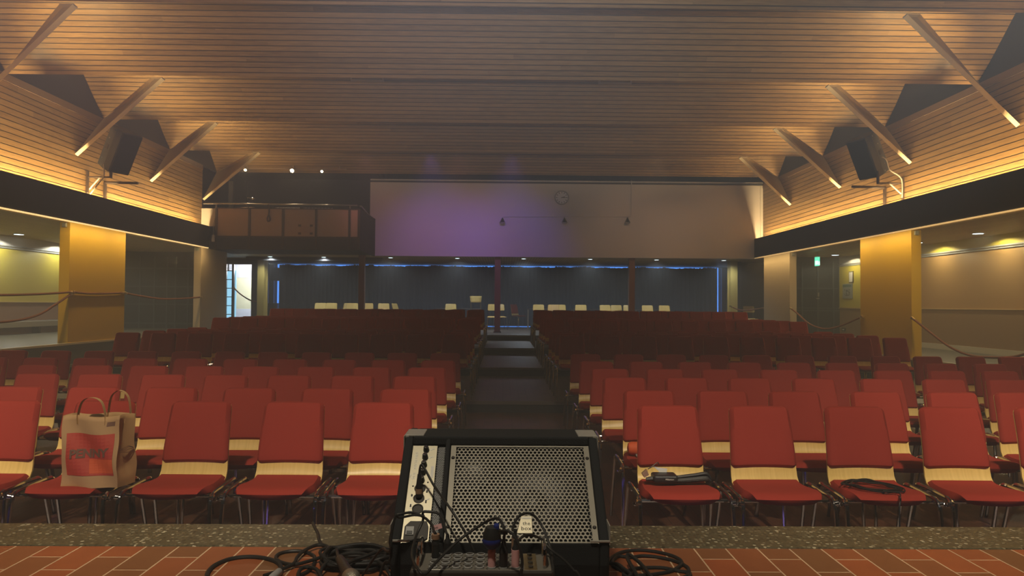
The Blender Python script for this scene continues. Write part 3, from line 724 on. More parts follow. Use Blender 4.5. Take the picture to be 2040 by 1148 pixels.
# ------------------------------------------------------------------ PA speakers on the side walls
def pa(side):
    sg = -1 if side == 'l' else 1; X = XL if side == 'l' else XR
    px = (238, 300) if side == 'l' else (1730, 311)
    C = at_y(px[0], px[1], 14.75)
    nm = 'balcony' if side == 'l' else 'exit sign'
    sp = empty('loudspeaker', C, 'black loudspeaker tilted down from the boarded wall on the %s side' % nm, 'loudspeaker', 'wall loudspeakers')
    f = Vector((-sg*0.86, -0.36, -0.48)).normalized(); upv = Vector((0, 0, 1)); r = f.cross(upv).normalized(); u = r.cross(f).normalized()
    m = Matrix((r, f, u)).transposed().to_4x4(); m.translation = C
    H, W, D = 0.43, 0.235, 0.30
    mb = MB(); pl = [(-W, 0.2), (W, 0.2), (W, 0.02), (W*0.55, -0.30), (-W*0.55, -0.30), (-W, 0.02)]
    mb.prism([m @ Vector((x, y, -H)) for x, y in pl], (m.to_3x3() @ Vector((0, 0, 2*H)))); mb.build('cabinet', M['speaker'], sp, bevel=0.015)
    mb = MB().box((-W+0.015, 0.2, -H+0.02), (W-0.015, 0.222, H-0.02), m); mb.build('front_grille', M['spgrille'], sp, bevel=0.01)
    s2 = 1 if (m @ Vector((W, 0, 0))).y < (m @ Vector((-W, 0, 0))).y else -1
    a_, b_ = Vector((s2*W*0.56, -0.30, 0)), Vector((s2*W*1.0, 0.02, 0)); mid = (a_+b_)/2; t_ = (b_-a_).normalized(); n_ = Vector((t_.y, -t_.x, 0))*1.0
    if n_.x*s2 < 0: n_ = -n_
    mm = m @ frame_mtx(mid+n_*0.004, t_, (0, 0, 1))
    mb = MB(); mb.box((-0.07, -0.05, -0.004), (0.07, 0.05, 0.004), mm); mb.build('handle', M['ink'], sp, bevel=0.005)
    mb = MB()
    for a in ((-0.12, 0.38), (0.12, 0.38), (0.0, -0.25), (0.0, 0.18), (0.1, -0.38)): mb.lathe([(0.013, -0.002), (0.013, 0.012), (0.006, 0.014)], mm @ Vector((a[0], a[1], 0)), mm.to_3x3() @ Vector((0, 0, 1)), 10)
    mb.build('rigging_bolt', M['steel'], sp)
    mb = MB(); mb.tube(spline([m @ Vector(p) for p in ((0, -0.31, H*0.95), (0, -0.36, H*0.7), (0, -0.34, H*0.1), (0, -0.36, -H*0.2))], 5), 0.018, 6); mb.build('back_bracket', M['rail'], sp)
    # bracket on the wall
    nb = empty('speaker_bracket', (X, 14.9, 4.0), 'dark steel wall bracket carrying the loudspeaker on the %s side' % nm, 'bracket', 'speaker brackets')
    flip = lambda q: q
    if side == 'l': A, A2, Bp, Bt, Arm, St, Br = (176, 341), (176, 384), (211, 391), (211, 364), (275, 365), (221, 353), (178, 377)
    else: A, A2, Bp, Bt, Arm, St, Br = (1797, 352), (1796, 392), (1760, 405), (1761, 374), (1697, 372), (1749, 365), (1795, 386)
    xw = X-0.03*sg
    a1, a2 = at_x(A[0], A[1], xw), at_x(A2[0], A2[1], xw)
    b1, b2 = at_x(Bt[0], Bt[1], xw), at_x(Bp[0], Bp[1], xw)
    mb = MB(); mb.box((min(xw, X), a1.y-0.03, 3.6), (max(xw, X)+0.0, a1.y+0.03, a1.z)); mb.box((min(xw, X), b1.y-0.04, 3.6), (max(xw, X), b1.y+0.04, b1.z)); mb.build('wall_plate', M['darkbrown'], nb)
    arm_end = at_y(Arm[0], Arm[1], b1.y); st = at_y(St[0], St[1], a1.y)
    mb = MB(); mb.tube([Vector((X, b1.y, b1.z)), Vector((arm_end.x, b1.y, arm_end.z))], 0.03, 6)
    mb.tube([Vector((X, a1.y, st.z)), Vector((st.x, a1.y, st.z))], 0.018, 6); mb.tube([Vector((st.x, a1.y, st.z-0.02)), Vector((st.x, a1.y, C.z-0.36))], 0.028, 6); mb.build('arm', M['darkbrown'], nb)
    q = Vector((X+(st.x-X)*0.55, a1.y, st.z))
    mb = MB(); mb.tube([at_x(Br[0], Br[1], xw), q], 0.015, 6); mb.build('brace', M['gwhite'], nb)
    cp = ((206, 327), (207, 350), (196, 366), (180, 386), (173, 393)) if side == 'l' else ((1757, 313), (1766, 320), (1772, 338), (1790, 350), (1797, 362), (1797, 394))
    d0 = [a1.y-0.12]*len(cp)
    pts = [at_y(x, y, d) for (x, y), d in zip(cp, d0)]
    mb = MB().tube(spline(pts, 6), 0.012, 6); tag(mb.build('speaker_cable', M['gwhite'], smooth=True), 'pale cable drooping from the loudspeaker on the %s side' % nm, 'cable')
pa('l'); pa('r')

# ------------------------------------------------------------------ rope barriers
def rope(nm, pts, lab, ends=(True, True), r=0.02):
    pts = [Vector(p) for p in pts]; sp = spline(pts, 8)
    o = empty('barrier_rope', pts[0], lab, 'rope', 'brown barrier ropes')
    MB().tube(sp, r, 8).build('rope', M['rope'], o, smooth=True)
    for k, e in enumerate(ends):
        if not e: continue
        p = sp[0] if k == 0 else sp[-1]; q = sp[2] if k == 0 else sp[-3]; d = (q-p).normalized()
        mb = MB().tube([p-d*0.03, p+d*0.09], r*1.25, 8); mb.lathe([(0.012, 0), (0.03, 0.01), (0.03, 0.03), (0.012, 0.04)], p, (-1 if p.x > 0 else 1, 0, 0), 10); mb.build('end_hook', M['brass'], o, smooth=True)
    return o
def rp(X, *pp): return [at_x(x, y, X) for x, y in pp]
xl, xr = FL+0.03, FR-0.03
far = Vector((xl, 9.7, 1.66))
rope('r', [far, Vector((xl, 10.7, 1.57))]+rp(xl, (0, 588), (80, 586), (145, 582)), 'nearly straight brown rope reaching the yellow pier')
rope('r', [far+Vector((0, 0, -0.06)), Vector((xl, 10.6, 1.2))]+rp(xl, (0, 642), (70, 630), (112, 606), (145, 583.5)), 'deep sagging brown rope below the straight one')
rope('r', rp(xl, (146, 582), (170, 584.5), (205, 585), (247, 583.5)), 'brown rope lying across the face of the yellow pier', (False, True))
rope('r', rp(xl, (248, 584), (280, 590), (325, 596), (365, 595), (400, 592)), 'brown rope between the yellow pier and the pale pier')
rope('r', rp(xr, (1575, 614), (1590, 626), (1612, 645), (1640, 655), (1670, 651), (1718, 631)), 'brown rope sagging before the dark double doors')
rope('r', rp(xr, (1818, 634), (1855, 664), (1890, 690), (1925, 706), (1965, 712), (2040, 706))+[Vector((xr, 9.8, 1.25))], 'brown rope sagging from the yellow pier along the tan wall')
rope('r', [at_y(x, y, 25.0) for x, y in ((466, 574), (480, 587), (500, 599), (515, 602), (526, 603))], 'dark rope crossing the bright lobby door', (True, True), 0.022)
rope('r', [at_y(x, y, 24.2) for x, y in ((1455, 610), (1475, 618), (1500, 617), (1524, 613))], 'dark rope between the yellow post and the pale pier', (True, True), 0.02)

# ------------------------------------------------------------------ the chair
PROF = [(-.245, .428), (-.235, .444), (-.20, .452), (-.12, .449), (-.03, .441), (.06, .437), (.115, .443), (.15, .462), (.172, .50), (.185, .545), (.20, .62), (.225, .72), (.252, .81), (.275, .88)]
pr = [Vector((0, y, z)) for y, z in PROF]; pr = spline(pr, 6)
cum = [0]
for i in range(1, len(pr)): cum.append(cum[-1]+(pr[i]-pr[i-1]).length)
LT = cum[-1]
def prof(l):
    l = min(max(l, 0), LT)
    for i in range(1, len(cum)):
        if cum[i] >= l:
            t = (l-cum[i-1])/(cum[i]-cum[i-1]+1e-9); return pr[i-1].lerp(pr[i], t)
    return pr[-1]
def wid(l):
    ks = [(0, .185), (.05, .208), (.13, .220), (.22, .213), (.28, .206), (.36, .198), (.46, .193), (.60, .188), (LT, .176)]
    for (a, x), (b, y) in zip(ks, ks[1:]):
        if a <= l <= b: return x+(y-x)*(l-a)/(b-a)
    return .176
def rnd(d, r):   # corner inset at distance d from an end
    return 0 if d >= r else r-math.sqrt(max(0, r*r-(r-d)**2))
def spt(l, t, w):
    p = prof(l); f = max(0, 1-l/.30)
    y = p.y+.085*abs(t)**2.2*f; z = p.z-.010*t*t*f
    if l > .42: y -= .014*t*t*min(1, (l-.42)/.1)
    return Vector((t*w, y, z))
def snrm(l, t, w):
    a = spt(min(l+.004, LT), t, w)-spt(max(l-.004, 0), t, w); b = spt(l, min(t+.02, 1), w)-spt(l, max(t-.02, -1), w)
    return b.cross(a).normalized()
TS = [-1, -.9, -.6, -.3, 0, .3, .6, .9, 1]
def slab(l0, l1, n, inset, h0, h1, r0, r1, round_edge):
    """closed slab following the chair shell between arc lengths l0 and l1"""
    ls = [l0+(l1-l0)*(0.5-0.5*math.cos(PI*k/n))*0.5+(l1-l0)*k/n*0.5 for k in range(n+1)]
    lo, hi = [], []
    for l in ls:
        w = wid(l)-(inset(l) if callable(inset) else inset)-rnd(l-l0, r0)-rnd(l1-l, r1)
        rl, rh = [], []
        for t in TS:
            p = spt(l, t*w/wid(l), wid(l)); nn = snrm(l, t*w/wid(l), wid(l))
            e = 1.0
            if round_edge:
                d = min((1-abs(t))*w, l-l0, l1-l); e = 0.15+0.85*math.sqrt(max(0, 1-(1-min(1, d/0.022))**2))
            rl.append(p+nn*h0); rh.append(p+nn*(h0+(h1-h0)*e))
        lo.append(rl); hi.append(rh)
    mb = MB(); mb.grid(lo); mb.grid(hi)
    m = len(TS)
    def strip(a, b): mb.grid([a, b])
    strip([r[0] for r in lo], [r[0] for r in hi]); strip([r[-1] for r in lo], [r[-1] for r in hi]); strip(lo[0], hi[0]); strip(lo[-1], hi[-1])
    return mb
def weld(o, d=0.0004):
    bm = bmesh.new(); bm.from_mesh(o.data); bmesh.ops.remove_doubles(bm, verts=bm.verts, dist=d); bmesh.ops.recalc_face_normals(bm, faces=bm.faces); bm.to_mesh(o.data); bm.free()
    for p in o.data.polygons: p.use_smooth = True
    try: o.data.set_sharp_from_angle(angle=math.radians(50))
    except Exception: pass
lb = next(l for l in [x*0.005 for x in range(200)] if prof(l).z > .535 and l > .3)
lsb = next(l for l in [x*0.005 for x in range(200)] if prof(l).y > .155)
CH = empty('auditorium_chair', (0, 0, 0)); kids = []
o = slab(.035, LT, 26, lambda l: .012 if l < .28 else max(0, .012-(l-.28)*.12), -.010, 0, .05, .035, False).build('shell', M['beech'], CH); weld(o); o['label'] = 'beech plywood shell'; kids.append(o)
o = slab(lb, LT+.0, 16, -.0015, -.002, .026, .012, .034, True).build('back_pad', M['red'], CH); weld(o); kids.append(o)
o = slab(.0, lsb, 16, -.002, -.0095, .024, .05, .03, True).build('seat_pad', M['red'], CH); weld(o); kids.append(o)
for sx in (-1, 1):
    X = sx*.247
    o = MB().tube(spline([(X, -.10, .447), (X, -.165, .440), (X, -.195, .405), (X+sx*.003, -.21, .30), (X+sx*.008, -.235, .0)], 4), .0115, 8).build('leg', M['chrome'], CH, smooth=True); kids.append(o)
    o = MB().tube(spline([(X, -.10, .447), (X, .10, .452), (X, .155, .440), (X, .18, .40), (X+sx*.004, .22, .25), (X+sx*.01, .285, .0)], 4), .0115, 8).build('leg', M['chrome'], CH, smooth=True); kids.append(o)
mb = MB()
for yy, zz in ((-.15, .425), (.09, .424)): mb.tube([(-.247, yy, zz), (.247, yy, zz)], .010, 8)
mb.box((-.15, -.16, .418), (-.11, .11, .436)); mb.box((.11, -.16, .418), (.15, .11, .436))
for sx in (-1, 1):
    mb.lathe([(.006, 0), (.016, .003), (.016, .02), (.006, .024)], (sx*.247, -.19, .425), (sx, -.4, .2), 10)
    mb.tube(spline([(sx*.247, -.17, .405), (sx*.275, -.18, .41), (sx*.283, -.175, .425)], 3), .005, 6)
o = mb.build('seat_frame', M['chrome'], CH, smooth=True); kids.append(o)
ALLKIDS['auditorium_chair'] = kids
EXCLUDE = set([(2, 'l', 8), (2, 'r', 7), (12, 'r', 6), (16, 'l', 6), (16, 'l', 7), (16, 'l', 8), (16, 'l', 9), (16, 'r', 5), (16, 'r', 8), (16, 'r', 9), (17, 'l', 3), (17, 'l', 4), (17, 'l', 5), (17, 'l', 6), (17, 'l', 7), (17, 'l', 8), (17, 'l', 9), (17, 'r', 2), (17, 'r', 3), (17, 'r', 4), (17, 'r', 5), (17, 'r', 6), (17, 'r', 7), (17, 'r', 8), (17, 'r', 9)])   # seats hidden behind others

ROWS = []   # (depth of the back tops, z, where, list of centre x)
def centres(x0, p, n, s): return [x0+s*p*k for k in range(n)]
HB = .176; BT = .275
def px_x(px, d): return (px-1003)/F*d
R1L = [px_x(p, 4.42)-HB for p in (828, 651, 468, 281, 96, -92)]; R1R = [px_x(p, 4.36)+HB for p in (1271, 1453, 1640.5, 1830, 2021)]
spec = [
 (4.33, 0, 'first row from the stage', R1L, R1R),
 (5.13, 0, 'second row from the stage', [px_x(p, 5.13)-HB for p in (861, 707, 556, 404, 250.6, 99, -52)], [px_x(p, 5.15)+HB for p in (1241, 1386, 1529, 1692, 1842, 1979)]),
 (6.05, 0, 'third row from the stage', [px_x(871, 6.05)-HB-.515*k for k in range(9)], [px_x(p, 6.05)+HB for p in (1200.5, 1324, 1450, 1577, 1713, 1838, 1966)]+[5.15]),
 (6.87, 0, 'fourth row from the stage', [px_x(890, 6.87)-HB-.518*k for k in range(9)], [px_x(p, 6.9)+HB for p in (1176.7, 1284.6, 1395, 1510.7, 1625.6, 1739, 1847, 1953)]+[5.42]),
 (7.76, 0, 'fifth row from the stage', [px_x(907.5, 7.76)-HB-.522*k for k in range(10)], [px_x(1154.7, 7.8)+HB+.525*k for k in range(10)]),
 (8.9, 0, 'sixth row from the stage', [-.70-.522*k for k in range(12)], [1.0+.525*k for k in range(12)]),
]
for k in range(3):
    for j in range(4):
        d = (10.62, 11.42, 12.22, 13.0)[j]+(0, 3.5, 6.98)[k]
        spec.append((d, RZ*(k+1), '%s row on the %s step' % (ORD[j], ORD[k]), [-.70-.525*i for i in range(10)], [1.0+.525*i for i in range(10)]))
first = True
CHAIRS = {}
for ri, (d, z, where, LX, RX) in enumerate(spec):
    for side, xs in (('l', LX), ('r', RX)):
        for ci, x in enumerate(xs):
            if (ri, side, ci) in EXCLUDE: continue
            j = random.Random(ri*131+ci*7+(side == 'r')*977)
            if ri == 0: d = 4.42 if side == 'l' else 4.36
            loc = Vector((x, d-BT, z))
            if first: c_ = CH; c_.location = loc; first = False; c_['_w'] = list(loc)
            else: c_ = copy_tree(CH, loc)
            c_.rotation_euler = (0, 0, j.uniform(-.02, .02))
            sd = 'balcony side' if side == 'l' else 'exit sign side'
            tag(c_, 'red padded chair, %s from the aisle, %s, %s' % (ORD[ci], where, sd), 'chair', 'red chairs in the %s, %s' % (where, sd))
            CHAIRS[(ri, side, ci)] = c_
special = {(0, 'l', 3): 'red padded chair holding the brown paper bag', (0, 'r', 0): 'red padded chair holding the long black bundle with a paper tag',
           (0, 'r', 2): 'red padded chair holding the thin coiled black cable', (1, 'r', 0): 'red padded chair holding the orange pouch'}
for k, v in special.items(): CHAIRS[k]['label'] = v
p = at_z(1032, 650, ZT)
lone = copy_tree(CH, Vector((at_y(1033, 640, 27.3).x, 27.3, ZT))); lone.rotation_euler = (0, 0, math.radians(48)); lone.location.x -= 0.0
tag(lone, 'lone red chair turned sideways at the end of the aisle', 'chair', 'chairs on the rear floor')
lone['_w'] = list(lone.location)

# beech chairs and tables at the back
BC = empty('beech_chair', (0, 0, 0)); kids = []
lbb = next(l for l in [x*0.005 for x in range(200)] if prof(l).z > .655 and l > .3)
o = slab(lbb, LT, 10, -.012, -.012, 0, .03, .035, False).build('backrest', M['beech'], BC); weld(o); kids.append(o)
o = slab(0, lsb, 12, 0, -.012, 0, .05, .03, False).build('seat', M['beech'], BC); weld(o); kids.append(o)
for sx in (-1, 1):
    o = MB().tube(spline([(sx*.15, .06, .425), (sx*.15, .16, .45), (sx*.15, .205, .58), (sx*.15, .255, .75)], 4), .011, 6).build('back_post', M['chrome'], BC, smooth=True); kids.append(o)
for sx in (-1, 1):
    for a, b in ((-.16, -.22), (.12, .25)):
        o = MB().tube([(sx*.18, a, .43), (sx*.21, b, 0)], .012, 8).build('leg', M['chrome'], BC, smooth=True); kids.append(o)
ALLKIDS['beech_chair'] = kids
blist = [(640, 603.5, 25.0, 8, 'end'), (660, 603, 24.6, 0, ''), (692, 600, 25.6, -12, ''), (704, 601, 24.8, 10, ''), (733, 603.5, 24.5, 5, ''), (767, 605, 25, 12, ''), (800, 606, 25.5, 70, ''), (898, 606.5, 25.4, 0, ''), (983, 606.5, 25.2, 0, ''), (997, 607, 25.6, 14, ''),
         (1073, 607, 25.4, 0, ''), (1101, 607.5, 24.6, -8, ''), (1117, 603, 25.2, 4, ''), (1156, 603.5, 25.0, -6, ''), (1208, 603.5, 25.0, 10, ''), (1228, 609, 25.6, 0, ''), (1253, 609, 25.4, 0, ''), (1290, 609.5, 25.2, 0, ''), (1325, 605, 25.0, 6, ''), (1492, 611, 25.0, 0, '')]
n_b = len(blist)
plab = ['bare beech chair farthest out under the balcony', 'bare beech chair beside the outermost one under the balcony', 'bare beech chair turned away just left of the balcony column', 'bare beech chair just left of the balcony column', 'bare beech chair just right of the balcony column', 'bare beech chair standing alone right of the balcony column', 'greyish bare chair seen side on under the balcony edge', 'low bare beech chair before the tall stool', 'bare beech chair left of the aisle column', 'bare beech chair half hidden right of the aisle column',
        'bare beech chair next to the lone red chair', 'tilted bare beech chair second right of the lone red chair', 'taller looking bare beech chair behind the tilted one', 'bare beech chair in the middle between aisle column and right column', 'square bare beech chair left of the right column', 'narrow bare beech chair close beside the square one', 'bare beech chair half hidden by the right column', 'low bare beech chair right of the right column', 'tall bare beech chair farthest right before the curtain', 'bare beech chair behind the rope by the pale pier']
firstb = True
for (px, py, y, rot, _), lb_ in zip(blist, plab):
    q = at_y(px, py, y); loc = Vector((q.x, y-.2, ZT+max(0, 0)))
    if firstb: b_ = BC; b_.location = loc; firstb = False; b_['_w'] = list(loc)
    else: b_ = copy_tree(BC, loc)
    b_.rotation_euler = (0, 0, math.radians(rot)); b_.scale = (1, 1, 1)
    tag(b_, lb_, 'chair', 'bare beech chairs on the rear floor')
# tall stool with a beech back
q = at_y(948, 590, 25.6)
st = empty('bar_stool', (q.x, 25.4, ZT), 'tall stool with a beech back rising above the seat rows', 'stool')
mb = MB(); rows = []
for k in range(6):
    z = q.z-0.23+0.23*k/5; w = 0.205-0.03*(1-k/5)**1.5; rows.append([Vector((w*t, 25.6-0.03*(1-t*t), z))+Vector((q.x, 0, 0)) for t in (-1, -.6, -.2, .2, .6, 1)])
mb.grid(rows); o = mb.build('backrest', M['beech'], st, smooth=True); so = o.modifiers.new('t', 'SOLIDIFY'); so.thickness = 0.012
MB().box((q.x-0.2, 25.2, ZT+0.68), (q.x+0.2, 25.58, ZT+0.72)).build('seat', M['table'], st, bevel=0.01)
for sx in (-1, 1):
    MB().tube([(q.x+sx*0.17, 25.59, ZT+0.7), (q.x+sx*0.17, 25.6, q.z-0.1)], 0.012, 6).build('back_post', M['chrome'], st)
    for yy in (25.22, 25.56): MB().tube([(q.x+sx*0.18, yy, ZT+0.69), (q.x+sx*0.2, yy, ZT)], 0.013, 6).build('leg', M['chrome'], st)
for px0, px1, y, lab in ((672, 712, 26.5, 'dark table under the balcony among beech chairs'), (870, 938, 26.2, 'dark table between the balcony column and the tall stool'), (1050, 1098, 26.2, 'dark table next to the lone red chair'), (1140, 1215, 26.2, 'dark table amid the beech chairs right of the aisle'), (1265, 1330, 26.2, 'dark table right of the right column')):
    a, b = at_y(px0, 613, y).x, at_y(px1, 613, y).x
    t_ = empty('table', ((a+b)/2, y, ZT), lab, 'table', 'dark tables on the rear floor')
    MB().box((a, y, ZT+0.70), (b, y+0.7, ZT+0.73)).build('table_top', M['table'], t_, bevel=0.004)
    for x in (a+0.05, b-0.05):
        for yy in (y+0.05, y+0.65): MB().tube([(x, yy, ZT), (x, yy, ZT+0.7)], 0.02, 6).build('leg', M['steel'], t_)
# cabinet and monitor at the far left rear
q0, q1 = at_y(532, 532, 27.9), at_y(549, 559, 27.9)
mb = MB().box((q0.x, 28.4, q1.z), (q1.x, 28.5, q0.z)); tag(mb.build('wall_screen', M['ink']), 'dark square screen on the grey wall beside the curtain', 'screen')
q0, q1 = at_y(532, 604, 27.9), at_y(549.5, 640, 27.9)
cb = empty('low_cabinet', ((q0.x+q1.x)/2, 28.2, ZT), 'low dark cabinet at the end of the curtain', 'cabinet')
MB().box((q0.x, 28.0, ZT), (q1.x, 28.45, q0.z)).build('body', M['table'], cb, bevel=0.005); MB().box((q0.x+0.02, 27.985, ZT+0.05), (q1.x-0.02, 28.0, q0.z-0.03)).build('door', M['darkbrown'], cb)

# ------------------------------------------------------------------ stage monitor wedge
O = Vector((-0.004, 2.005, .826)); EV = Vector((0, .287, .236)).normalized(); LV = Vector((0, .287, .236)).length; EX = Vector((1, 0, 0)); EN = EX.cross(EV).normalized()
WM = Matrix((EX, EV, EN)).transposed().to_4x4(); WM.translation = O
def wp(x, v, h=0.0): return WM @ Vector((x, v*LV, h))
wd = empty('stage_monitor', (0, 2.2, STZ), 'black carpeted wedge monitor with perforated grille at the stage edge', 'stage monitor')
yb, zt = O.y, O.z
topy, topz = O.y+.287, O.z+.236
prof_ = [(yb+.035, STZ), (yb, STZ+.16), (yb, zt), (topy, topz), (topy+.14, topz), (topy+.24, STZ)]
mb = MB()
for s in (-1, 1):
    x0 = O.x+s*.30; mb.prism([(x0, y, z) for y, z in prof_], (-s*.026, 0, 0))
xi = .274
mb.prism([(O.x-xi, yb+.036, STZ), (O.x-xi, yb+.002, STZ+.16), (O.x-xi, yb+.002, zt-.003), (O.x-xi, yb+.03, zt-.02), (O.x-xi, yb+.06, STZ)], (2*xi, 0, 0))
mb.box((O.x-xi, topy-.012, topz-.03), (O.x+xi, topy+.14, topz-.001))
mb.box((O.x-xi, topy+.13, topz-.25), (O.x+xi, topy+.15, topz-.01)); mb.prism([(O.x-xi, topy+.14, topz-.02), (O.x-xi, topy+.239, STZ+.01), (O.x-xi, topy+.21, STZ+.01), (O.x-xi, topy+.12, topz-.02)], (2*xi, 0, 0))
mb.box((O.x-xi, yb+.04, STZ), (O.x+xi, topy+.23, STZ+.02))
mb.box((-.6*.285, 0, -.05), (-.6*.261, LV, 0.001), WM)       # divider
mb.box((-xi, .0, -.075), (xi, LV*.985, -.055), WM)           # baffle
mb.build('cabinet', M['carpet'], wd, bevel=.006)
# grille: perforated steel, hexagonal hole pattern
gx0, gx1, gv0, gv1 = -.6*.258, .2725, .004, LV*.93; gh = -.016
def hexplate(x0, x1, y0, y1, pitch, rad, h, border, nseg=12):
    mb = MB(); hx0, hx1, hy0, hy1 = x0+border, x1-border, y0+.004, y1-.004
    ry = pitch*.866; nr = int((hy1-hy0)/ry); R6 = pitch/math.sqrt(3)
    for r in range(nr):
        y = hy0+ry*(r+.5); off = (r % 2)*pitch/2; n = int((hx1-hx0-off)/pitch)
        for k in range(n):
            x = hx0+off+pitch*(k+.5); i = len(mb.v)
            outer = []; inner = []
            for j in range(nseg):
                an = PI/6+2*PI*j/nseg; inner.append((x+rad*math.cos(an), y+rad*math.sin(an)))
                if nseg == 12:
                    rr = R6 if j % 2 == 0 else R6*math.cos(PI/6)
                else: rr = R6
                outer.append((x+rr*math.cos(an), y+rr*math.sin(an)))
            for (a, b) in outer: mb.v.append(WM @ Vector((a, b, h)))
            for (a, b) in inner: mb.v.append(WM @ Vector((a, b, h)))
            for (a, b) in inner: mb.v.append(WM @ Vector((a, b, h-.0018)))
            for j in range(nseg):
                j2 = (j+1) % nseg
                mb.f.append((i+j, i+j2, i+nseg+j2, i+nseg+j)); mb.mi.append(0)
                mb.f.append((i+nseg+j, i+nseg+j2, i+2*nseg+j2, i+2*nseg+j)); mb.mi.append(0)
    return mb
mb = hexplate(gx0, gx1, gv0, gv1, .0126, .0047, gh, .014)
mb.box((gx0, gv0, gh-.0015), (gx0+.016, gv1, gh+.0002), WM); mb.box((gx1-.016, gv0, gh-.0015), (gx1, gv1, gh+.0002), WM)
mb.box((gx0, gv0, gh-.0015), (gx1, gv0+.006, gh), WM); mb.box((gx0, gv1-.006, gh-.0015), (gx1, gv1, gh), WM)
g = mb.build('grille', M['grille'], wd)
for x in (gx0+.008, gx1-.008):
    for v in (.055, LV*.80): MB().lathe([(.0055, 0), (.0055, .002), (.003, .004)], WM @ Vector((x, v, gh)), EN, 10).build('screw', M['ink'], g)
# woofer and horn seen through the holes
wc = WM @ Vector((.10, .165, -.054))
MB().lathe([(.135, 0), (.135, .012), (.118, .016), (.105, .008), (.04, -.0005+.004), (.03, .012), (.0, .016)], wc, EN, 30).build('speaker_cone', M['blackplastic'], wd, smooth=True)
hc = WM @ Vector((-.085, .26, -.054))
MB().lathe([(.058, 0), (.058, .012), (.045, .014), (.02, .002)], hc, EN, 24).build('horn', M['blackplastic'], wd, smooth=True)
# side mesh strip
mb = hexplate(-.6*.327, -.6*.286, .004, LV*.93, .0052, .0021, gh-.004, .0006, 6); mb.build('vent_mesh', M['rail'], wd)
# control panel
px0, px1, pv0, pv1 = -.6*.462, -.6*.330, .004, LV*.93
ph = gh-.002
cp = MB().box((px0, pv0, ph-.003), (px1, pv1, ph), WM).build('control_panel', M['alu'], wd)
pw = px1-px0
def pp2(fx, fv, h=0): return WM @ Vector((px0+pw*fx, pv0+(pv1-pv0)*fv, ph+h))
for k in range(5):
    b = pp2(.58-.012*k, .945-.083*k)
    kn = MB().lathe([(.0095, 0), (.009, .004), (.0075, .016), (.006, .018)], b, EN, 14).build('knob', M['blackplastic'], cp, smooth=True)
    MB().lathe([(.0052, .018), (.0045, .021)], b, EN, 12).build('knob_cap', M['chrome'], cp)
for fv, nm in ((.53, 'jack'), (.43, 'jack'), (.325, 'jack')):
    b = pp2(.50, fv)
    MB().lathe([(.0165, 0), (.0165, .002), (.013, .003), (.0125, .0008), (.002, .0008)], b, EN, 20).build(nm, M['ink'], cp)
mb = MB()
for fv in (.575, .485, .475, .385, .37, .285): 
    for sx in (-1, 1): mb.lathe([(.0028, 0), (.002, .002)], pp2(.50+sx*.27, fv+sx*.02), EN, 8)
mb.build('screw', M['ink'], cp)
# inlet plate with switch
mb = MB(); a = [(.12, .02), (.12, .15), (.30, .20), (.88, .20), (.96, .15), (.96, .04), (.80, .0+.012), (.30, .012)]
mb.prism([pp2(x, v, .0) for x, v in a], EN*.005); mb.build('power_inlet', M['ink'], cp, bevel=.001)
mb = MB(); q = pp2(.32, .105, .005); fm = frame_mtx(q, EX, EV); mb.box((-.011, -.013, 0), (.011, .013, .003), fm); mb.build('power_switch', M['rail'], cp); 
mb = MB(); mb.box((-.008, -.011, .003), (.008, -.002, .005), fm); mb.build('switch_rocker', M['blackplastic'], cp)
# lettering on the panel (reads bottom to top)
tm = frame_mtx(pp2(.23, .83, .0004), EV, -EX); text('MA120 MKII', .0125, 'lettering', M['inklight'], tm, cp, .0002)
tm = frame_mtx(pp2(.20, .665, .0004), EV, -EX); text('box', .0155, 'lettering', M['inklight'], tm, cp, .0002)
tm = frame_mtx(pp2(.08, .665, .0004), EV, -EX); text('the', .011, 'lettering', M['inklight'], tm, cp, .0002)
mb = MB()
mb.box((px0+pw*.14, pv0+.17, ph), (px0+pw*.152, pv0+.22, ph+.0004), WM)
for fv in (.96, .87, .53, .42, .31):
    for j in range(2):
        q = frame_mtx(pp2(.82-.03*j, fv-.008*j, .0), EX+EV*.45, EV-EX*.4); mb.box((-.007, -.0012, 0), (.007, .0012, .0005), q)
for fv in (.36, .33, .30, .44): mb.box((px0+pw*.20, pv0+(pv1-pv0)*fv, ph), (px0+pw*.20+.006, pv0+(pv1-pv0)*fv+.005, ph+.0004), WM)
mb.build('print', M['inklight'], cp)
mb = MB().box((px0+pw*.83, pv0+(pv1-pv0)*.645, ph), (px0+pw*.94, pv0+(pv1-pv0)*.77, ph+.0006), WM); mb.build('data_plate', M['paper'], cp)
# badge
bx0, bx1, bv0, bv1 = .046, .090, .034, .090
mb = MB(); mb.prism([WM @ Vector(p) for p in ((bx0, bv0, gh), (bx1, bv0, gh), (bx1-.001, bv1, gh), (bx0+.013, bv1, gh))], EN*.003); bd = mb.build('badge', M['alu'], wd, bevel=.001)
mb = MB().box((bx0+.014, bv1-.010, gh+.003), (bx1-.003, bv1-.005, gh+.0036), WM); mb.build('badge_stripe', M['paper'], bd)
text('the', .0165, 'lettering', M['ink'], frame_mtx(WM @ Vector((bx0+.0275, bv0+.031, gh+.0032)), EX, EV), bd, .0003)
text('box', .0175, 'lettering', M['ink'], frame_mtx(WM @ Vector((bx0+.0265, bv0+.015, gh+.0032)), EX, EV), bd, .0003, font_scale=(1.1, 1))
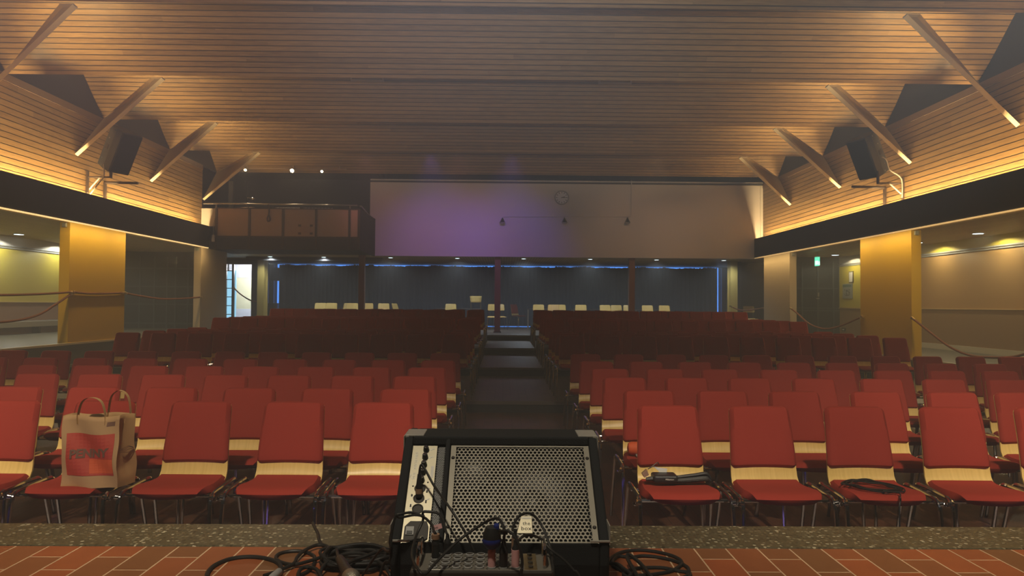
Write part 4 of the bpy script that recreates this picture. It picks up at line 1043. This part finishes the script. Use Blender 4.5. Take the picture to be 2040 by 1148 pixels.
# metal corners
for s in (-1, 1):
    mb = MB(); x0 = O.x+s*.3015
    mb.box((x0, topy-.004, topz-.003), (x0-s*.06, topy+.10, topz+.003)); mb.box((x0, topy-.03, topz-.05), (x0-s*.003, topy+.09, topz+.003)); mb.box((x0, topy-.005, topz-.028), (x0-s*.014, topy+.0, topz+.002))
    mb.build('corner_guard', M['guard'], wd, bevel=.003)
    mb = MB(); mb.box((x0, yb-.004, zt-.002), (x0-s*.055, yb+.002, zt+.004)); mb.box((x0, yb-.003, zt-.01), (x0-s*.003, yb+.06, zt+.045)); mb.build('corner_guard', M['guard'], wd, bevel=.002)

# ------------------------------------------------------------------ stage box with plugs
BY0, BY1 = 1.795, 1.925
fa, fb = at_y(846, 1142, BY0), at_y(1103, 1137, BY0)
bz = (fa.z+fb.z)/2; b0, b1 = at_y(822, 1120, BY0+.06).x, at_y(1099, 1120, BY0+.06).x
sb = empty('stage_box', ((b0+b1)/2, (BY0+BY1)/2, STZ), 'grey steel stage box full of round sockets in front of the monitor', 'stage box')
MB().box((b0, BY0, STZ), (b1, BY1, bz)).build('casing', M['ink'], sb, bevel=.004)
tp = MB().box((b0+.004, BY0+.004, bz), (b1-.004, BY1-.004, bz+.002)).build('socket_panel', M['boxpanel'], sb, bevel=.001)
cols = [at_y(px, 1120, 1.86).x for px in (866, 888.5, 911, 934, 957, 980, 1003, 1026)]
rows_ = [BY0+.022, BY0+.052, BY0+.082, BY0+.112]
for x in cols:
    for y in rows_:
        mb = MB(); mb.lathe([(.0108, 0), (.0108, .0035), (.0086, .0045), (.0084, .003)], (x, y, bz+.002), (0, 0, 1), 16); mb.k = 1; mb.lathe([(.0084, .0032), (.004, .0033)], (x, y, bz+.002), (0, 0, 1), 16); s_ = mb.build('socket', [M['rail'], M['ink']], tp, smooth=True)
mb = MB()
for x in cols:
    for y in rows_: mb.lathe([(.0028, 0), (.002, .0015)], (x-.0115, y-.010, bz+.002), n=6); mb.lathe([(.0028, 0), (.002, .0015)], (x+.0115, y+.010, bz+.002), n=6)
mb.build('screw', M['steel'], tp)
gx = at_y(1056, 1120, 1.86).x
mb = MB(); mb.box((gx-.016, BY0+.008, bz+.002), (gx+.016, BY1-.01, bz+.0035)); ob_ = mb.build('output_plate', M['brass'], sb)
mb = MB()
for y in rows_: mb.lathe([(.006, 0), (.006, .003), (.004, .003)], (gx, y, bz+.0035), n=10)
mb.build('jack', M['ink'], ob_)
for px, lab in ((837, 'l'), (1083, 'r')):
    x = at_y(px, 1120, 1.86).x; s = 1 if lab == 'l' else 1
    mb = MB().tube(spline([(x, BY0+.02, bz), (x, BY0+.02, bz+.04), (x, BY0+.035, bz+.052), (x, BY1-.035, bz+.052), (x, BY1-.02, bz+.04), (x, BY1-.02, bz)], 5), .004, 8); mb.build('handle', M['chrome'], sb, smooth=True)
tm = frame_mtx((at_y(872, 1139, BY0).x, BY0+.006, bz+.0022), EX, (0, 1, 0))
mb = MB().box((at_y(858, 1139, BY0).x, BY0+.0055, bz+.002), (at_y(884, 1139, BY0).x, BY0+.0085, bz+.0024)); mb.build('label_strip', M['inklight'], sb)
# plugs
PL = {}
def plug(key, col, row, h, lab, body, collar=None, collar_h=(0, 0), r=.0092, tip=None):
    x, y = cols[col], rows_[row]; z = bz+.004
    o = empty('cable_plug', (x, y, z), lab, 'plug', 'plugs in the stage box')
    MB().lathe([(r, 0), (r, h*.55), (r*1.06, h*.56), (r*.95, h*.72), (r*.6, h*.8), (r*.5, h)], (x, y, z), n=14).build('body', body, o, smooth=True)
    if collar: MB().lathe([(r*1.1, h*collar_h[0]), (r*1.1, h*collar_h[1])], (x, y, z), n=14).build('collar', collar, o, smooth=True)
    PL[key] = Vector((x, y, z+h)); return o
plug('a', 0, 2, .062, 'black plug with a brown collar in the outermost socket column', M['blackplastic'], M['browncollar'], (.80, .99), .0098)
plug('b', 1, 3, .050, 'plain black plug beside the brown collared one', M['blackplastic'])
o3 = plug('c', 5, 0, .062, 'pink taped plug with a big blue collar', M['pink'], None, (0, 0), .0098)
x, y = cols[5], rows_[0]; z = bz+.004
MB().lathe([(.013, .046), (.021, .054), (.0245, .066), (.022, .073)], (x, y, z), n=18).build('blue_collar', M['blue'], o3, smooth=True)
MB().lathe([(.0228, .068), (.0225, .080), (.016, .098), (.006, .102)], (x, y, z), n=18).build('black_cap', M['blackplastic'], o3, smooth=True)
MB().box((x+.004, y-.012, z+.092), (x+.018, y+.006, z+.107)).build('blue_latch', M['blue'], o3, bevel=.004)
PL['c'] = Vector((x+.017, y, z+.090))
plug('d', 6, 0, .064, 'all black plug next to the blue collared one', M['blackplastic'], None, (0, 0), .0105)
plug('e', 7, 0, .066, 'pink taped plug with a black neck', M['blackplastic'], M['pink'], (.02, .66), .0092)
plug('f', 7, 2, .072, 'brown taped plug in the back socket row', M['blackplastic'], M['browncollar'], (.2, .72), .0085)

# ------------------------------------------------------------------ cables around the monitor
def cable(pts, r, lab, n=8, nm='cable', m='cable', cat='cable', group=None):
    o = MB().tube(spline(pts, n), r, 8).build(nm, M[m], smooth=True); tag(o, lab, cat, group); return o
Z6 = lambda x, y, Y: at_y(760+x*.2596, 850+y*.2596, Y)
mic_in = pp2(.50, .50, .02)
jp = empty('jack_plug', pp2(.50, .43), 'black plug with a brown band in the control panel of the monitor', 'plug')
ax = (EN*1.0+EV*.9).normalized()
mb = MB().lathe([(.0095, .004), (.0098, .035), (.008, .045), (.005, .07)], pp2(.50, .43), ax, 14); mb.build('body', M['blackplastic'], jp, smooth=True)
MB().lathe([(.0103, .014), (.0103, .028)], pp2(.50, .43), ax, 14).build('collar', M['browncollar'], jp)
tipp = Vector(pp2(.50, .43))+ax*.07
cable([tipp, tipp+ax*.02+Vector((.008, 0, .006)), Z6(400, 450, 2.10), Z6(500, 590, 2.02), Z6(600, 740, 1.975), Z6(680, 890, 1.955), Z6(720, 1010, 1.945), Vector((Z6(730, 1030, 1.945).x, 1.945, STZ+.12))], .0034, 'black cable running from the monitor panel diagonally over the grille')
cable([PL['d'], Z6(943, 800, 1.80), Z6(915, 725, 1.82), Z6(870, 706, 1.84), Z6(780, 745, 1.86), Z6(600, 868, 1.84), Z6(430, 1030, 1.78), Z6(340, 1130, 1.74), Z6(290, 1110, 1.74), Z6(240, 1020, 1.80), Z6(238, 940, 1.88), Z6(270, 830, 1.955), Z6(318, 720, 1.985), Z6(318, 660, 1.985), Z6(360, 655, 1.985), Z6(430, 665, 1.98), Z6(472, 720, 1.955), Z6(492, 800, 1.92), PL['b']], .0036, 'grey black cable looping from plug to plug over the stage box')
cable([PL['f'], Z6(1005, 790, 1.915), Z6(1035, 715, 1.94), Z6(1085, 672, 1.96), Z6(1150, 672, 1.97), Z6(1215, 735, 1.965), Z6(1265, 840, 1.94), Z6(1300, 950, 1.91), Z6(1312, 1050, 1.86), Z6(1318, 1160, 1.82), Vector((Z6(1318, 1160, 1.82).x, 1.82, STZ+.05)), Vector((.35, 1.75, STZ+.005))], .0036, 'black cable arching over the badge of the monitor')
cable([PL['e'], Z6(1045, 880, 1.82), Z6(1090, 842, 1.86), Z6(1150, 836, 1.89), Z6(1220, 862, 1.90), Z6(1300, 945, 1.88), Z6(1400, 1025, 1.87), Z6(1480, 1110, 1.86), Z6(1530, 1170, 1.85), Vector((.30, 1.84, STZ+.005))], .0034, 'black cable leaving the pink plug toward the far end of the box')
cable([PL['c'], Z6(920, 802, 1.785), Z6(970, 803, 1.77), Z6(1020, 840, 1.76), Z6(1058, 920, 1.75), Z6(1078, 1010, 1.745), Z6(1078, 1100, 1.74), Z6(1072, 1170, 1.735), Vector((Z6(1072, 1170, 1.73).x, 1.735, STZ+.004))], .0036, 'black cable bending down from the blue collared plug')
ca_ = cable([PL['a'], Z6(400, 800, 1.90), Z6(385, 755, 1.94), Z6(330, 700, 1.985), Z6(240, 662, 1.99), Z6(150, 672, 1.975), Z6(110, 690, 1.97), Z6(82, 790, 1.965), Z6(65, 880, 1.96), Z6(75, 960, 1.96), Z6(60, 1030, 1.96), Z6(10, 1075, 1.97), Vector((-.36, 1.98, STZ+.03)), Vector((-.40, 2.0, STZ+.005))], .0036, 'black cable hanging over the side of the monitor')
cable([Z6(330, 690, 1.978), Z6(250, 680, 1.982), Z6(140, 700, 1.968), Z6(108, 685, 1.965), Z6(78, 830, 1.955), Z6(70, 945, 1.95), Z6(40, 955, 1.99), Z6(-20, 962, 2.1), Vector((-.45, 2.2, STZ+.004))], .0034, 'second black cable falling beside the monitor corner')
# pink length tag
q = Z6(428, 772, 1.925); tmx = frame_mtx(q, Vector((1, 0, .30)), Vector((-.25, .3, 1)))
tg = empty('cable_tag', q, 'pink tape tag marked with a length on a cable', 'tag')
MB().box((-.0125, -.0062, 0), (.0125, .0062, .0008), tmx).build('tape', M['pink'], tg); text('5m', .010, 'lettering', M['ink'], tmx @ Matrix.Translation((-.004, -.001, .0012)), tg, .0002)

# ------------------------------------------------------------------ cables and microphone on the stage floor
zf = STZ+.005
S5 = lambda x, y, dz=0.0: at_z(400+x*.196, 1030+y*.196, zf+dz)
cable([S5(1140, 62, .004), S5(1165, 120), S5(1190, 170), S5(1205, 240), S5(1240, 290), S5(1320, 325), S5(1450, 335), S5(1600, 335), S5(1720, 335), S5(1790, 350), S5(1835, 400), S5(1830, 460), S5(1750, 500)], .0062, 'black cable end lying across the terrazzo edge', nm='floor_cable')
cable([S5(60, 620), S5(75, 560), S5(150, 490), S5(300, 430), S5(480, 408), S5(640, 420), S5(760, 455), S5(810, 500), S5(812, 560), S5(790, 620), S5(760, 680)], .0075, 'thick black cable loop lying on the tiles farthest from the monitor', nm='floor_cable')
cable([S5(640, 600, .006), S5(760, 560, .006), S5(880, 510, .008), S5(950, 470, .01), S5(980, 410, .01), S5(1060, 340, .01), S5(1180, 288, .01), S5(1280, 300, .01), S5(1295, 350, .01), S5(1220, 410, .01), S5(1100, 450, .008), S5(960, 485, .006), S5(840, 470), S5(765, 430), S5(790, 380), S5(900, 352), S5(1030, 352), S5(1130, 385), S5(1160, 430), S5(1140, 500), S5(1080, 560), S5(1000, 600)], .0062, 'black cable in two flat loops on the tiles', nm='floor_cable')
cable([S5(1230, 620, .01), S5(1180, 540, .012), S5(1100, 512, .012), S5(1020, 530, .012), S5(990, 590, .012), S5(1010, 660, .01)], .0062, 'short black cable arch in front of the microphone', nm='floor_cable')
def coil(cx, cy, rx, ry, n, lab, seed, r=.0050, h=.05, nm='cable_coil', wob=.25):
    R = random.Random(seed); pts = []
    for k in range(n*9):
        a = 2*PI*k/9*1.013+R.uniform(-.08, .08); w = 1+R.uniform(-wob, wob)*.6
        pts.append(Vector((cx+rx*w*math.cos(a)+R.uniform(-.01, .01), cy+ry*w*math.sin(a)+R.uniform(-.01, .01), STZ+r+h*(k/(n*9))*R.uniform(.3, 1)+.002)))
    return cable(pts, r, lab, 4, nm)
c1 = S5(1600, 480)
coil(c1.x-.005, c1.y, .115, .07, 11, 'untidy black cable coil under the microphone', 4, .0055, .05)
cable([S5(1210, 600, .006), S5(1240, 510, .02), S5(1330, 430, .03), S5(1480, 380, .03), S5(1640, 375, .03), S5(1760, 430, .03), S5(1850, 490, .03), S5(1920, 580, .02), S5(1940, 650)], .0058, 'black cable sweeping over the untidy coil', nm='floor_cable')
cable([S5(1930, 330, .06), S5(1820, 345, .05), S5(1700, 390, .045), S5(1560, 440, .04), S5(1460, 490, .045)], .0058, 'black cable crossing from the monitor to the microphone coil', nm='floor_cable')
c2 = at_z(1295, 1122, zf)
S4 = lambda x, y, dz=0.0: at_z(1140+x*.1463, 980+y*.1463, zf+dz)
cable([S4(480, 980), S4(540, 900), S4(660, 830), S4(820, 800), S4(1000, 800), S4(1200, 830), S4(1380, 880), S4(1480, 940), S4(1480, 1000), S4(1350, 1080), S4(1150, 1120), S4(900, 1140), S4(700, 1090), S4(560, 1000), S4(560, 930), S4(640, 880), S4(800, 895), S4(950, 875), S4(1150, 890), S4(1380, 940), S4(1540, 1010), S4(1590, 1080), S4(1540, 1160), S4(1300, 1220), S4(1000, 1230), S4(800, 1180), S4(700, 1120), S4(850, 1050), S4(1050, 1035), S4(1250, 1040), S4(1440, 1080), S4(1600, 1110), S4(1560, 1190), S4(1300, 1260), S4(900, 1270)], .0062, 'loose black cable coil on the tiles beside the monitor', 6, 'cable_coil')
cable([S4(1080, 1170, .01), S4(960, 1010, .02), S4(850, 910, .03), S4(765, 855, .035), S4(750, 900, .03), S4(800, 1000, .025), S4(860, 1100, .02), S4(900, 1200, .01)], .0062, 'stiff black cable end poking up out of the loose coil', nm='floor_cable')
cable([S4(490, 975, .01), S4(620, 990, .012), S4(700, 1050, .012), S4(800, 1130, .012), S4(700, 1200, .01)], .0062, 'black cable stub between the loose coil and the monitor', nm='floor_cable')
# microphone
hb, ha = S5(1410, 425, .055), S5(1520, 615, .06)
mc = empty('microphone', hb, 'dark handheld microphone with a silver ball grille lying on the coil', 'microphone')
d = (ha-hb).normalized(); Lm = (ha-hb).length
MB().lathe([(.010, -.0), (.0135, .004), (.0145, .02), (.017, Lm*.6), (.0195, Lm*.93), (.0205, Lm*.97)], hb, d, 20).build('handle', M['blackplastic'], mc, smooth=True)
MB().lathe([(.0205, Lm*.97), (.026, Lm*.985), (.0275, Lm+.008), (.027, Lm+.022), (.022, Lm+.036), (.013, Lm+.045), (.002, Lm+.048)], hb, d, 24).build('grille', M['micgrille'], mc, smooth=True)
s_ = hb+d*.02; upn = Vector((0, 0, 1)); upn = (upn-d*upn.dot(d)).normalized()
MB().lathe([(.003, .0), (.003, .003)], s_+upn*.011, upn, 8).build('stud', M['chrome'], mc)
cable([hb-d*.002, hb-d*.03+Vector((0, 0, .0)), S5(1380, 330, .03), S5(1395, 345, .02), S5(1500, 360, .01), S5(1620, 400, .005)], .0056, 'black cable leading out of the microphone', nm='microphone_cable')
gm = S5(790, 600, .012); gd = empty('cable_connector', gm, 'grey tubular cable connector on the tiles before the thick loop', 'connector')
MB().lathe([(.008, -.005), (.0125, .0), (.0125, .05), (.011, .07)], S5(795, 560, .012), (-.12, -1, 0), 14).build('body', M['rail'], gd, smooth=True)

# ------------------------------------------------------------------ things on the front chairs
ch = CHAIRS[(0, 'l', 3)].location
# paper bag
bz0 = .468
A = at_y(121, 960, ch.y-.16); Bp = at_y(232, 960, ch.y-.17); A.z = Bp.z = 0
bg = empty('paper_bag', (ch.x, ch.y-.08, bz0), 'brown paper carrier bag with a red print standing on a front row chair', 'bag')
fw = (Bp.x-A.x); fx0, fx1 = A.x, Bp.x; fy = ch.y-.165; dy = .14; hz = .385
def bpt(u, v, w):   # u across, v up, w depth
    sx = .012*math.sin(v*5+u*3)+.006*math.sin(v*13+w*4); sw = 1+.04*math.sin(v*4+1)-.10*(1-v)*0
    uu = .5+(u-.5)*(1.0+.03*math.sin(v*6))
    return Vector((fx0+fw*uu+sx*.4+w*.03, fy+dy*w+.010*math.sin(u*9+v*7)*(1 if w < .5 else -1)+.05*v*.8*(.5-w)*.6, bz0+hz*v+.006*math.sin(u*7+w*3)*(v)))
N = 14
mb = MB()
def face(fn): mb.grid([[fn(a/N, b/N) for a in range(N+1)] for b in range(N+1)])
face(lambda a, b: bpt(a, b, 0)); face(lambda a, b: bpt(1, b, a)+Vector((.018*math.sin(a*PI)*(-1 if .2 < b else 0)*.9, 0, 0))); face(lambda a, b: bpt(1-a, b, 1)); face(lambda a, b: bpt(0, b, 1-a)); face(lambda a, b: bpt(a, 0, b))
o = mb.build('bag_body', M['kraft'], bg); weld(o, .002); sdf = o.modifiers.new('t', 'SOLIDIFY'); sdf.thickness = .0015
fr = lambda a, b: bpt(a, b, 0)+Vector((0, -.0015, 0))
mb = MB(); mb.grid([[fr(.09+.84*a/12, .17+.58*b/12) for a in range(13)] for b in range(13)]); mb.build('red_print', M['printred'], bg)
mb = MB(); mb.grid([[bpt(.5+.43*a/6, .20+.2*b/6, 0)+Vector((0, -.0022, 0)) for a in range(7)] for b in range(7)]); mb.build('bright_print', M['orange'], bg)
mb = MB(); mb.grid([[fr(.78+.14*a/3, .86+.06*b/3) for a in range(4)] for b in range(4)]); mb.build('small_print', M['printdark'], bg)
q = bpt(.50, .50, 0)+Vector((0, -.016, 0))
tx = text('PENNY', .062, 'lettering', M['printdark'], Matrix.Identity(4), bg, .0005, bold=.0026)
tx.location = -Vector(bg['_w'])
for v_ in tx.data.vertices:
    v_.co = bpt(.50+v_.co.x*1.05/fw, .475+v_.co.y*1.0/hz+v_.co.x*.07/hz, 0)+Vector((0, -.0032-v_.co.z, 0))
mb = MB()
for k in range(4): mb.tube(spline([bpt(1, .47+.02*k+.01*math.sin(k), w)+Vector((.002, 0, .006*math.sin(w*9+k))) for w in (.1, .35, .6, .9)], 4), .0016, 5)
mb.build('side_print', M['printdark'], bg)
for w, u0, u1, hh, nm in ((.03, .26, .72, .098, 'handle'), (.97, .50, .92, .125, 'handle')):
    a, b = bpt(u0, 1, w), bpt(u1, 1, w); c_ = (a+b)/2+Vector((.0, 0, hh))
    P_ = spline([a-Vector((0, 0, .05)), a, a.lerp(c_, .55)+Vector((-.018, 0, .022)), c_, b.lerp(c_, .55)+Vector((.018, 0, .022)), b, b-Vector((0, 0, .05))], 6)
    mb = MB(); wd2 = .012
    for dd in (0, .0012):
        mb.grid([[p+Vector((0, -wd2 if k == 0 else wd2, 0))*1.0+Vector((0, 0, dd)) for k in (0, 1)] for p in P_])
    mb.build(nm, M['kraftlight'], bg)
# black bundle on the first chair right of the aisle
ch = CHAIRS[(0, 'r', 0)].location; S3 = lambda x, y, Y: at_y(1200+x*.1742, 860+y*.1742, Y)
bd_ = empty('black_bundle', S3(880, 580, ch.y+.05), 'long folded black bundle with small white print on a front row chair', 'bundle')
mb = MB()
for k in range(16):
    R = random.Random(k); yy = ch.y+.02+.06*R.random(); o1 = R.uniform(-26, 26)
    mb.tube(spline([S3(500, 545+o1*.2, yy), S3(620, 535+o1*.7, yy), S3(760, 550+o1, yy), S3(900, 545+o1*1.3, yy), S3(1060, 530+o1*1.5, yy), S3(1190, 520+o1*1.7, yy), S3(1240, 560+o1*.7, yy)], 4), .0075, 6)
mb.build('strands', M['cable'], bd_, smooth=True)
mb = MB(); a, b = S3(590, 505, ch.y-.0), S3(870, 590, ch.y-.0)
mb.box((a.x, ch.y-.002, b.z), (b.x, ch.y+.10, a.z+.0)); mb.build('sleeve', M['blackplastic'], bd_, bevel=.012)
text('Millenium', .0120, 'lettering', M['inklight'], frame_mtx(S3(772, 551, ch.y-.004), (1, 0, 0), (0, 0, 1)), bd_, .0004)
tg2 = empty('paper_tag', S3(690, 450, ch.y+.08), 'torn white paper tag sticking out behind the long black bundle', 'paper tag')
mb = MB(); pts_ = [S3(x, y, ch.y+.085) for x, y in ((580, 398), (640, 412), (700, 420), (742, 425), (738, 465), (725, 497), (690, 495), (660, 480), (640, 450))]
mb.prism(pts_, (0, .002, 0)); mb.build('sheet', M['paper'], tg2)
mb = MB().tube(spline([S3(520, 430, ch.y+.06), S3(570, 400, ch.y+.06), S3(630, 355, ch.y+.07), S3(645, 385, ch.y+.08)], 5), .003, 6); mb.build('string', M['darkbrown'], tg2)
sw = empty('cardboard_sleeve', S3(490, 500, ch.y+.03), 'small brown cardboard sleeve at the end of the long black bundle', 'sleeve')
mb = MB(); mb.prism([S3(x, y, ch.y+.02) for x, y in ((455, 485), (510, 435), (535, 500), (480, 530))], (0, .03, 0)); mb.build('card', M['browncollar'], sw, bevel=.002)
# coil on the third chair right of the aisle
ch = CHAIRS[(0, 'r', 2)].location; zz = .470; S2 = lambda x, y, dz=0: at_z(1620+x*.1373, 920+y*.1373, zz+.006+dz)
P_ = []
R = random.Random(5)
for k in range(6):
    for (x, y) in ((400, 300), (520, 262), (760, 270), (1000, 310), (1200, 365), (1310, 405), (1240, 440), (1080, 450), (900, 435), (700, 390), (520, 340)):
        sc_ = 1-.13*(k % 3)+R.uniform(-.05, .05); P_.append(S2(830+(x-830)*sc_+R.uniform(-40, 40)+(k % 2)*30, 355+(y-355)*sc_*R.uniform(.75, 1.1)+R.uniform(-12, 12), .0035*k))
P_ = P_[:-3]+[S2(1240, 450, .015), S2(1262, 520, .008)]
cl = MB().tube(spline(P_, 4), .0042, 6); e_ = at_y(1793, 1000, ch.y-.29); 
cl.tube(spline([P_[-1], at_z(1794, 998, .462), Vector((e_.x, ch.y-.285, .42)), Vector((e_.x+.002, ch.y-.285, .2)), Vector((e_.x+.01, ch.y-.29, .006))], 6), .0042, 6)
tag(cl.build('cable_coil', M['cable'], smooth=True), 'thin black cable coiled flat on a front row chair, one end hanging down', 'cable')
# orange pouch on the second row
ch = CHAIRS[(1, 'r', 0)].location
q = at_y(1262, 891, ch.y+.05)
po = empty('orange_pouch', q, 'rounded orange pouch lying on the second row chair by the aisle', 'pouch')
MB().lathe([(.012, 0), (.034, .006), (.043, .025), (.044, .14), (.036, .16), (.012, .166)], (q.x-.04, ch.y+.06, .515), (1, -.05, 0), 20).build('body', M['orange'], po, smooth=True)
MB().box((q.x+.01, ch.y+.0, .470), (q.x+.09, ch.y+.04, .482)).build('grey_strap', M['signgrey'], po, bevel=.004)
# white sheet on a chair far out by the tan wall
q = at_y(1998, 740, 8.0)
MBo = MB().box((q.x-.06, 7.95, .47), (q.x+.08, 8.15, .474)); 
if (4, 'r', 9) in CHAIRS:
    cc = CHAIRS[(4, 'r', 9)].location; s_ = MB().box((cc.x-.12, cc.y-.12, .474), (cc.x+.10, cc.y+.08, .478)).build('white_leaflet', M['paper']); tag(s_, 'white leaflet lying on an outer chair seat by the tan wall', 'leaflet')

# ------------------------------------------------------------------ lights
WARM = (1.0, 0.68, 0.30)
for side, X, FX in (('l', XL, FL), ('r', XR, FR)):
    sg = -1 if side == 'l' else 1
    y1 = 19.8 if side == 'l' else 22.2
    for a, b in ((5.0, 10.0), (10.0, 15.0), (15.0, y1)):
        lamp('AREA', 'cove_lamp', ((FX+.09*sg), (a+b)/2, 3.35), 235*(b-a)/5, WARM, (X+.0*sg, (a+b)/2, 3.72), .08, (b-a)*.98).data.shape = 'RECTANGLE'
        lamp('AREA', 'soffit_lamp', ((FX-.28*sg), (a+b)/2, ZF0-.05), 31*(b-a)/5, (1.0, .67, .25), (FX+.10*sg, (a+b)/2, 1.6), .03, (b-a)*.98)
for lo in [o for o in COL.objects if o.type == 'LIGHT' and o.data.type == 'AREA']:
    # turn the long side of the strip along the hall
    z = (lo.rotation_euler.to_matrix() @ Vector((0, 0, 1))).normalized(); yv = Vector((0, 1, 0)); xv = yv.cross(z).normalized(); yv = z.cross(xv)
    lo.rotation_euler = Matrix((xv, yv, z)).transposed().to_euler()
for side in 'lr':
    X = XL if side == 'l' else XR; sg = -1 if side == 'l' else 1
    for k in range(-1, 4):
        L = LOWS[k] if k >= 0 else 6.2; p1 = Vector((P1[side][max(k, 0)], L, ZLOW)); p3 = Vector((X, L+2.0, 4.36)); p = p1.lerp(p3, .50)+Vector((0, .50, .22))
        lamp('SPOT', 'fin_lamp', p, (125 if k < 3 else 60) if k >= 0 else 45, (1.0, .70, .32), p+Vector((-sg*.35, .25, 1)), .06, angle=150, blend=.35)
for side in 'lr':
    FX = FL if side == 'l' else FR; sg = -1 if side == 'l' else 1
    for k in range(4):
        L = LOWS[k]; lamp('SPOT', 'batten_fill', (FX+.12*sg, L+1.75, 3.42), 60, WARM, (P1[side][k]*1.12, L+.6, ZLOW-.25), .04, angle=46, blend=.9)  # unseen spots added behind the fascia to brighten the fin battens
# stage front lights above the camera, then added fill, tint and haze lamps
for x, tx in ((-4.2, -4.6), (-1.6, -1.8), (1.6, 1.8), (4.2, 4.6)):
    lamp('SPOT', 'stage_light', (x, .2, 4.9), 900, (1.0, .84, .62), (tx, 4.8, .2), .12, angle=50, blend=.85)
lamp('SPOT', 'stage_fill', (-.5, .6, 4.4), 300, (1.0, .87, .66), (0, 2.25, .7), .12, angle=62, blend=.8)  # fill lamp added out of view to brighten monitor and stage edge
for hx in (-1.9, .2): lamp('SPOT', 'purple_light', (hx, 18.5, 5.36), 210, (.32, .20, 1.0), (hx-.1, 22.4, 3.0), .1, angle=64, blend=1.0)  # unseen lamps behind a ceiling bay edge, added to tint the white wall purple
for hx in (-3.6, -1.2): lamp('SPOT', 'pink_light', (hx, 18.5, 5.36), 75, (1.0, .36, .42), (hx, 22.4, 3.1), .1, angle=66, blend=1.0)  # likewise hidden behind the bay edge, added for a pink tint
for hx, htx, hc, he in ((-1.3, -3.2, (1.0, .74, .80), 960), (-.1, .0, (.94, .90, .98), 900), (1.2, 3.0, (.86, .93, 1.03), 900)):
    lamp('SPOT', 'haze_beam', (hx, .36, 2.08), he, hc, (htx, 10, 5.0), .05, angle=48, blend=1.0)  # unseen spots set close overhead so the haze glows
for hx in (4.0, 6.2): lamp('SPOT', 'amber_wall_fill', (hx, 18.5, 5.36), 80, (1.0, .62, .36), (hx, 22.4, 3.1), .1, angle=66, blend=1.0)  # hidden lamps added to warm the right part of the white wall
for hx in (-2.6, -.7, 1.0, 2.8): lamp('SPOT', 'blue_floor_light', (hx, 2.93, .30), 3, (.18, .12, 1.0), (hx, 6, .12), .03, angle=120, blend=.6)
# lobby
lamp('POINT', 'lobby_lamp', (dm+.4, 26.8, 2.8), 330, (.95, .97, 1.0), None, .1)
# rear downlight glow
for px in (538, 645, 778, 911, 1043, 1176, 1308, 1442): p = at_y(px, 515, 24.1); lamp('SPOT', 'rear_beam', (p.x, 24.1, 2.98), 95, (.80, .91, 1.0), (p.x, 24.1, 0), .06, angle=164, blend=.6)

# ------------------------------------------------------------------ world: thin stage haze
w = bpy.data.worlds.new('hall_haze'); SC.world = w; w.use_nodes = True
n, l = w.node_tree.nodes, w.node_tree.links
n['Background'].inputs[0].default_value = (0, 0, 0, 1); n['Background'].inputs[1].default_value = 0
vs = n.new('ShaderNodeVolumeScatter'); vs.inputs['Color'].default_value = (.85, .85, .85, 1); vs.inputs['Density'].default_value = 0.021; vs.inputs['Anisotropy'].default_value = 0.0
l.new(vs.outputs[0], n['World Output'].inputs['Volume'])

SC.view_settings.view_transform = 'Standard'; SC.view_settings.look = 'None'; SC.view_settings.gamma = 1; SC.view_settings.use_curve_mapping = False
SC.view_settings.exposure = 0.0
SC.cycles.max_bounces = 6; SC.cycles.diffuse_bounces = 3; SC.cycles.glossy_bounces = 3; SC.cycles.volume_bounces = 0
SC.cycles.caustics_reflective = False; SC.cycles.caustics_refractive = False
SC.cycles.sample_clamp_indirect = 4.0
SC.cycles.use_denoising = True

for o in bpy.data.objects:
    if '_w' in o.keys(): del o['_w']
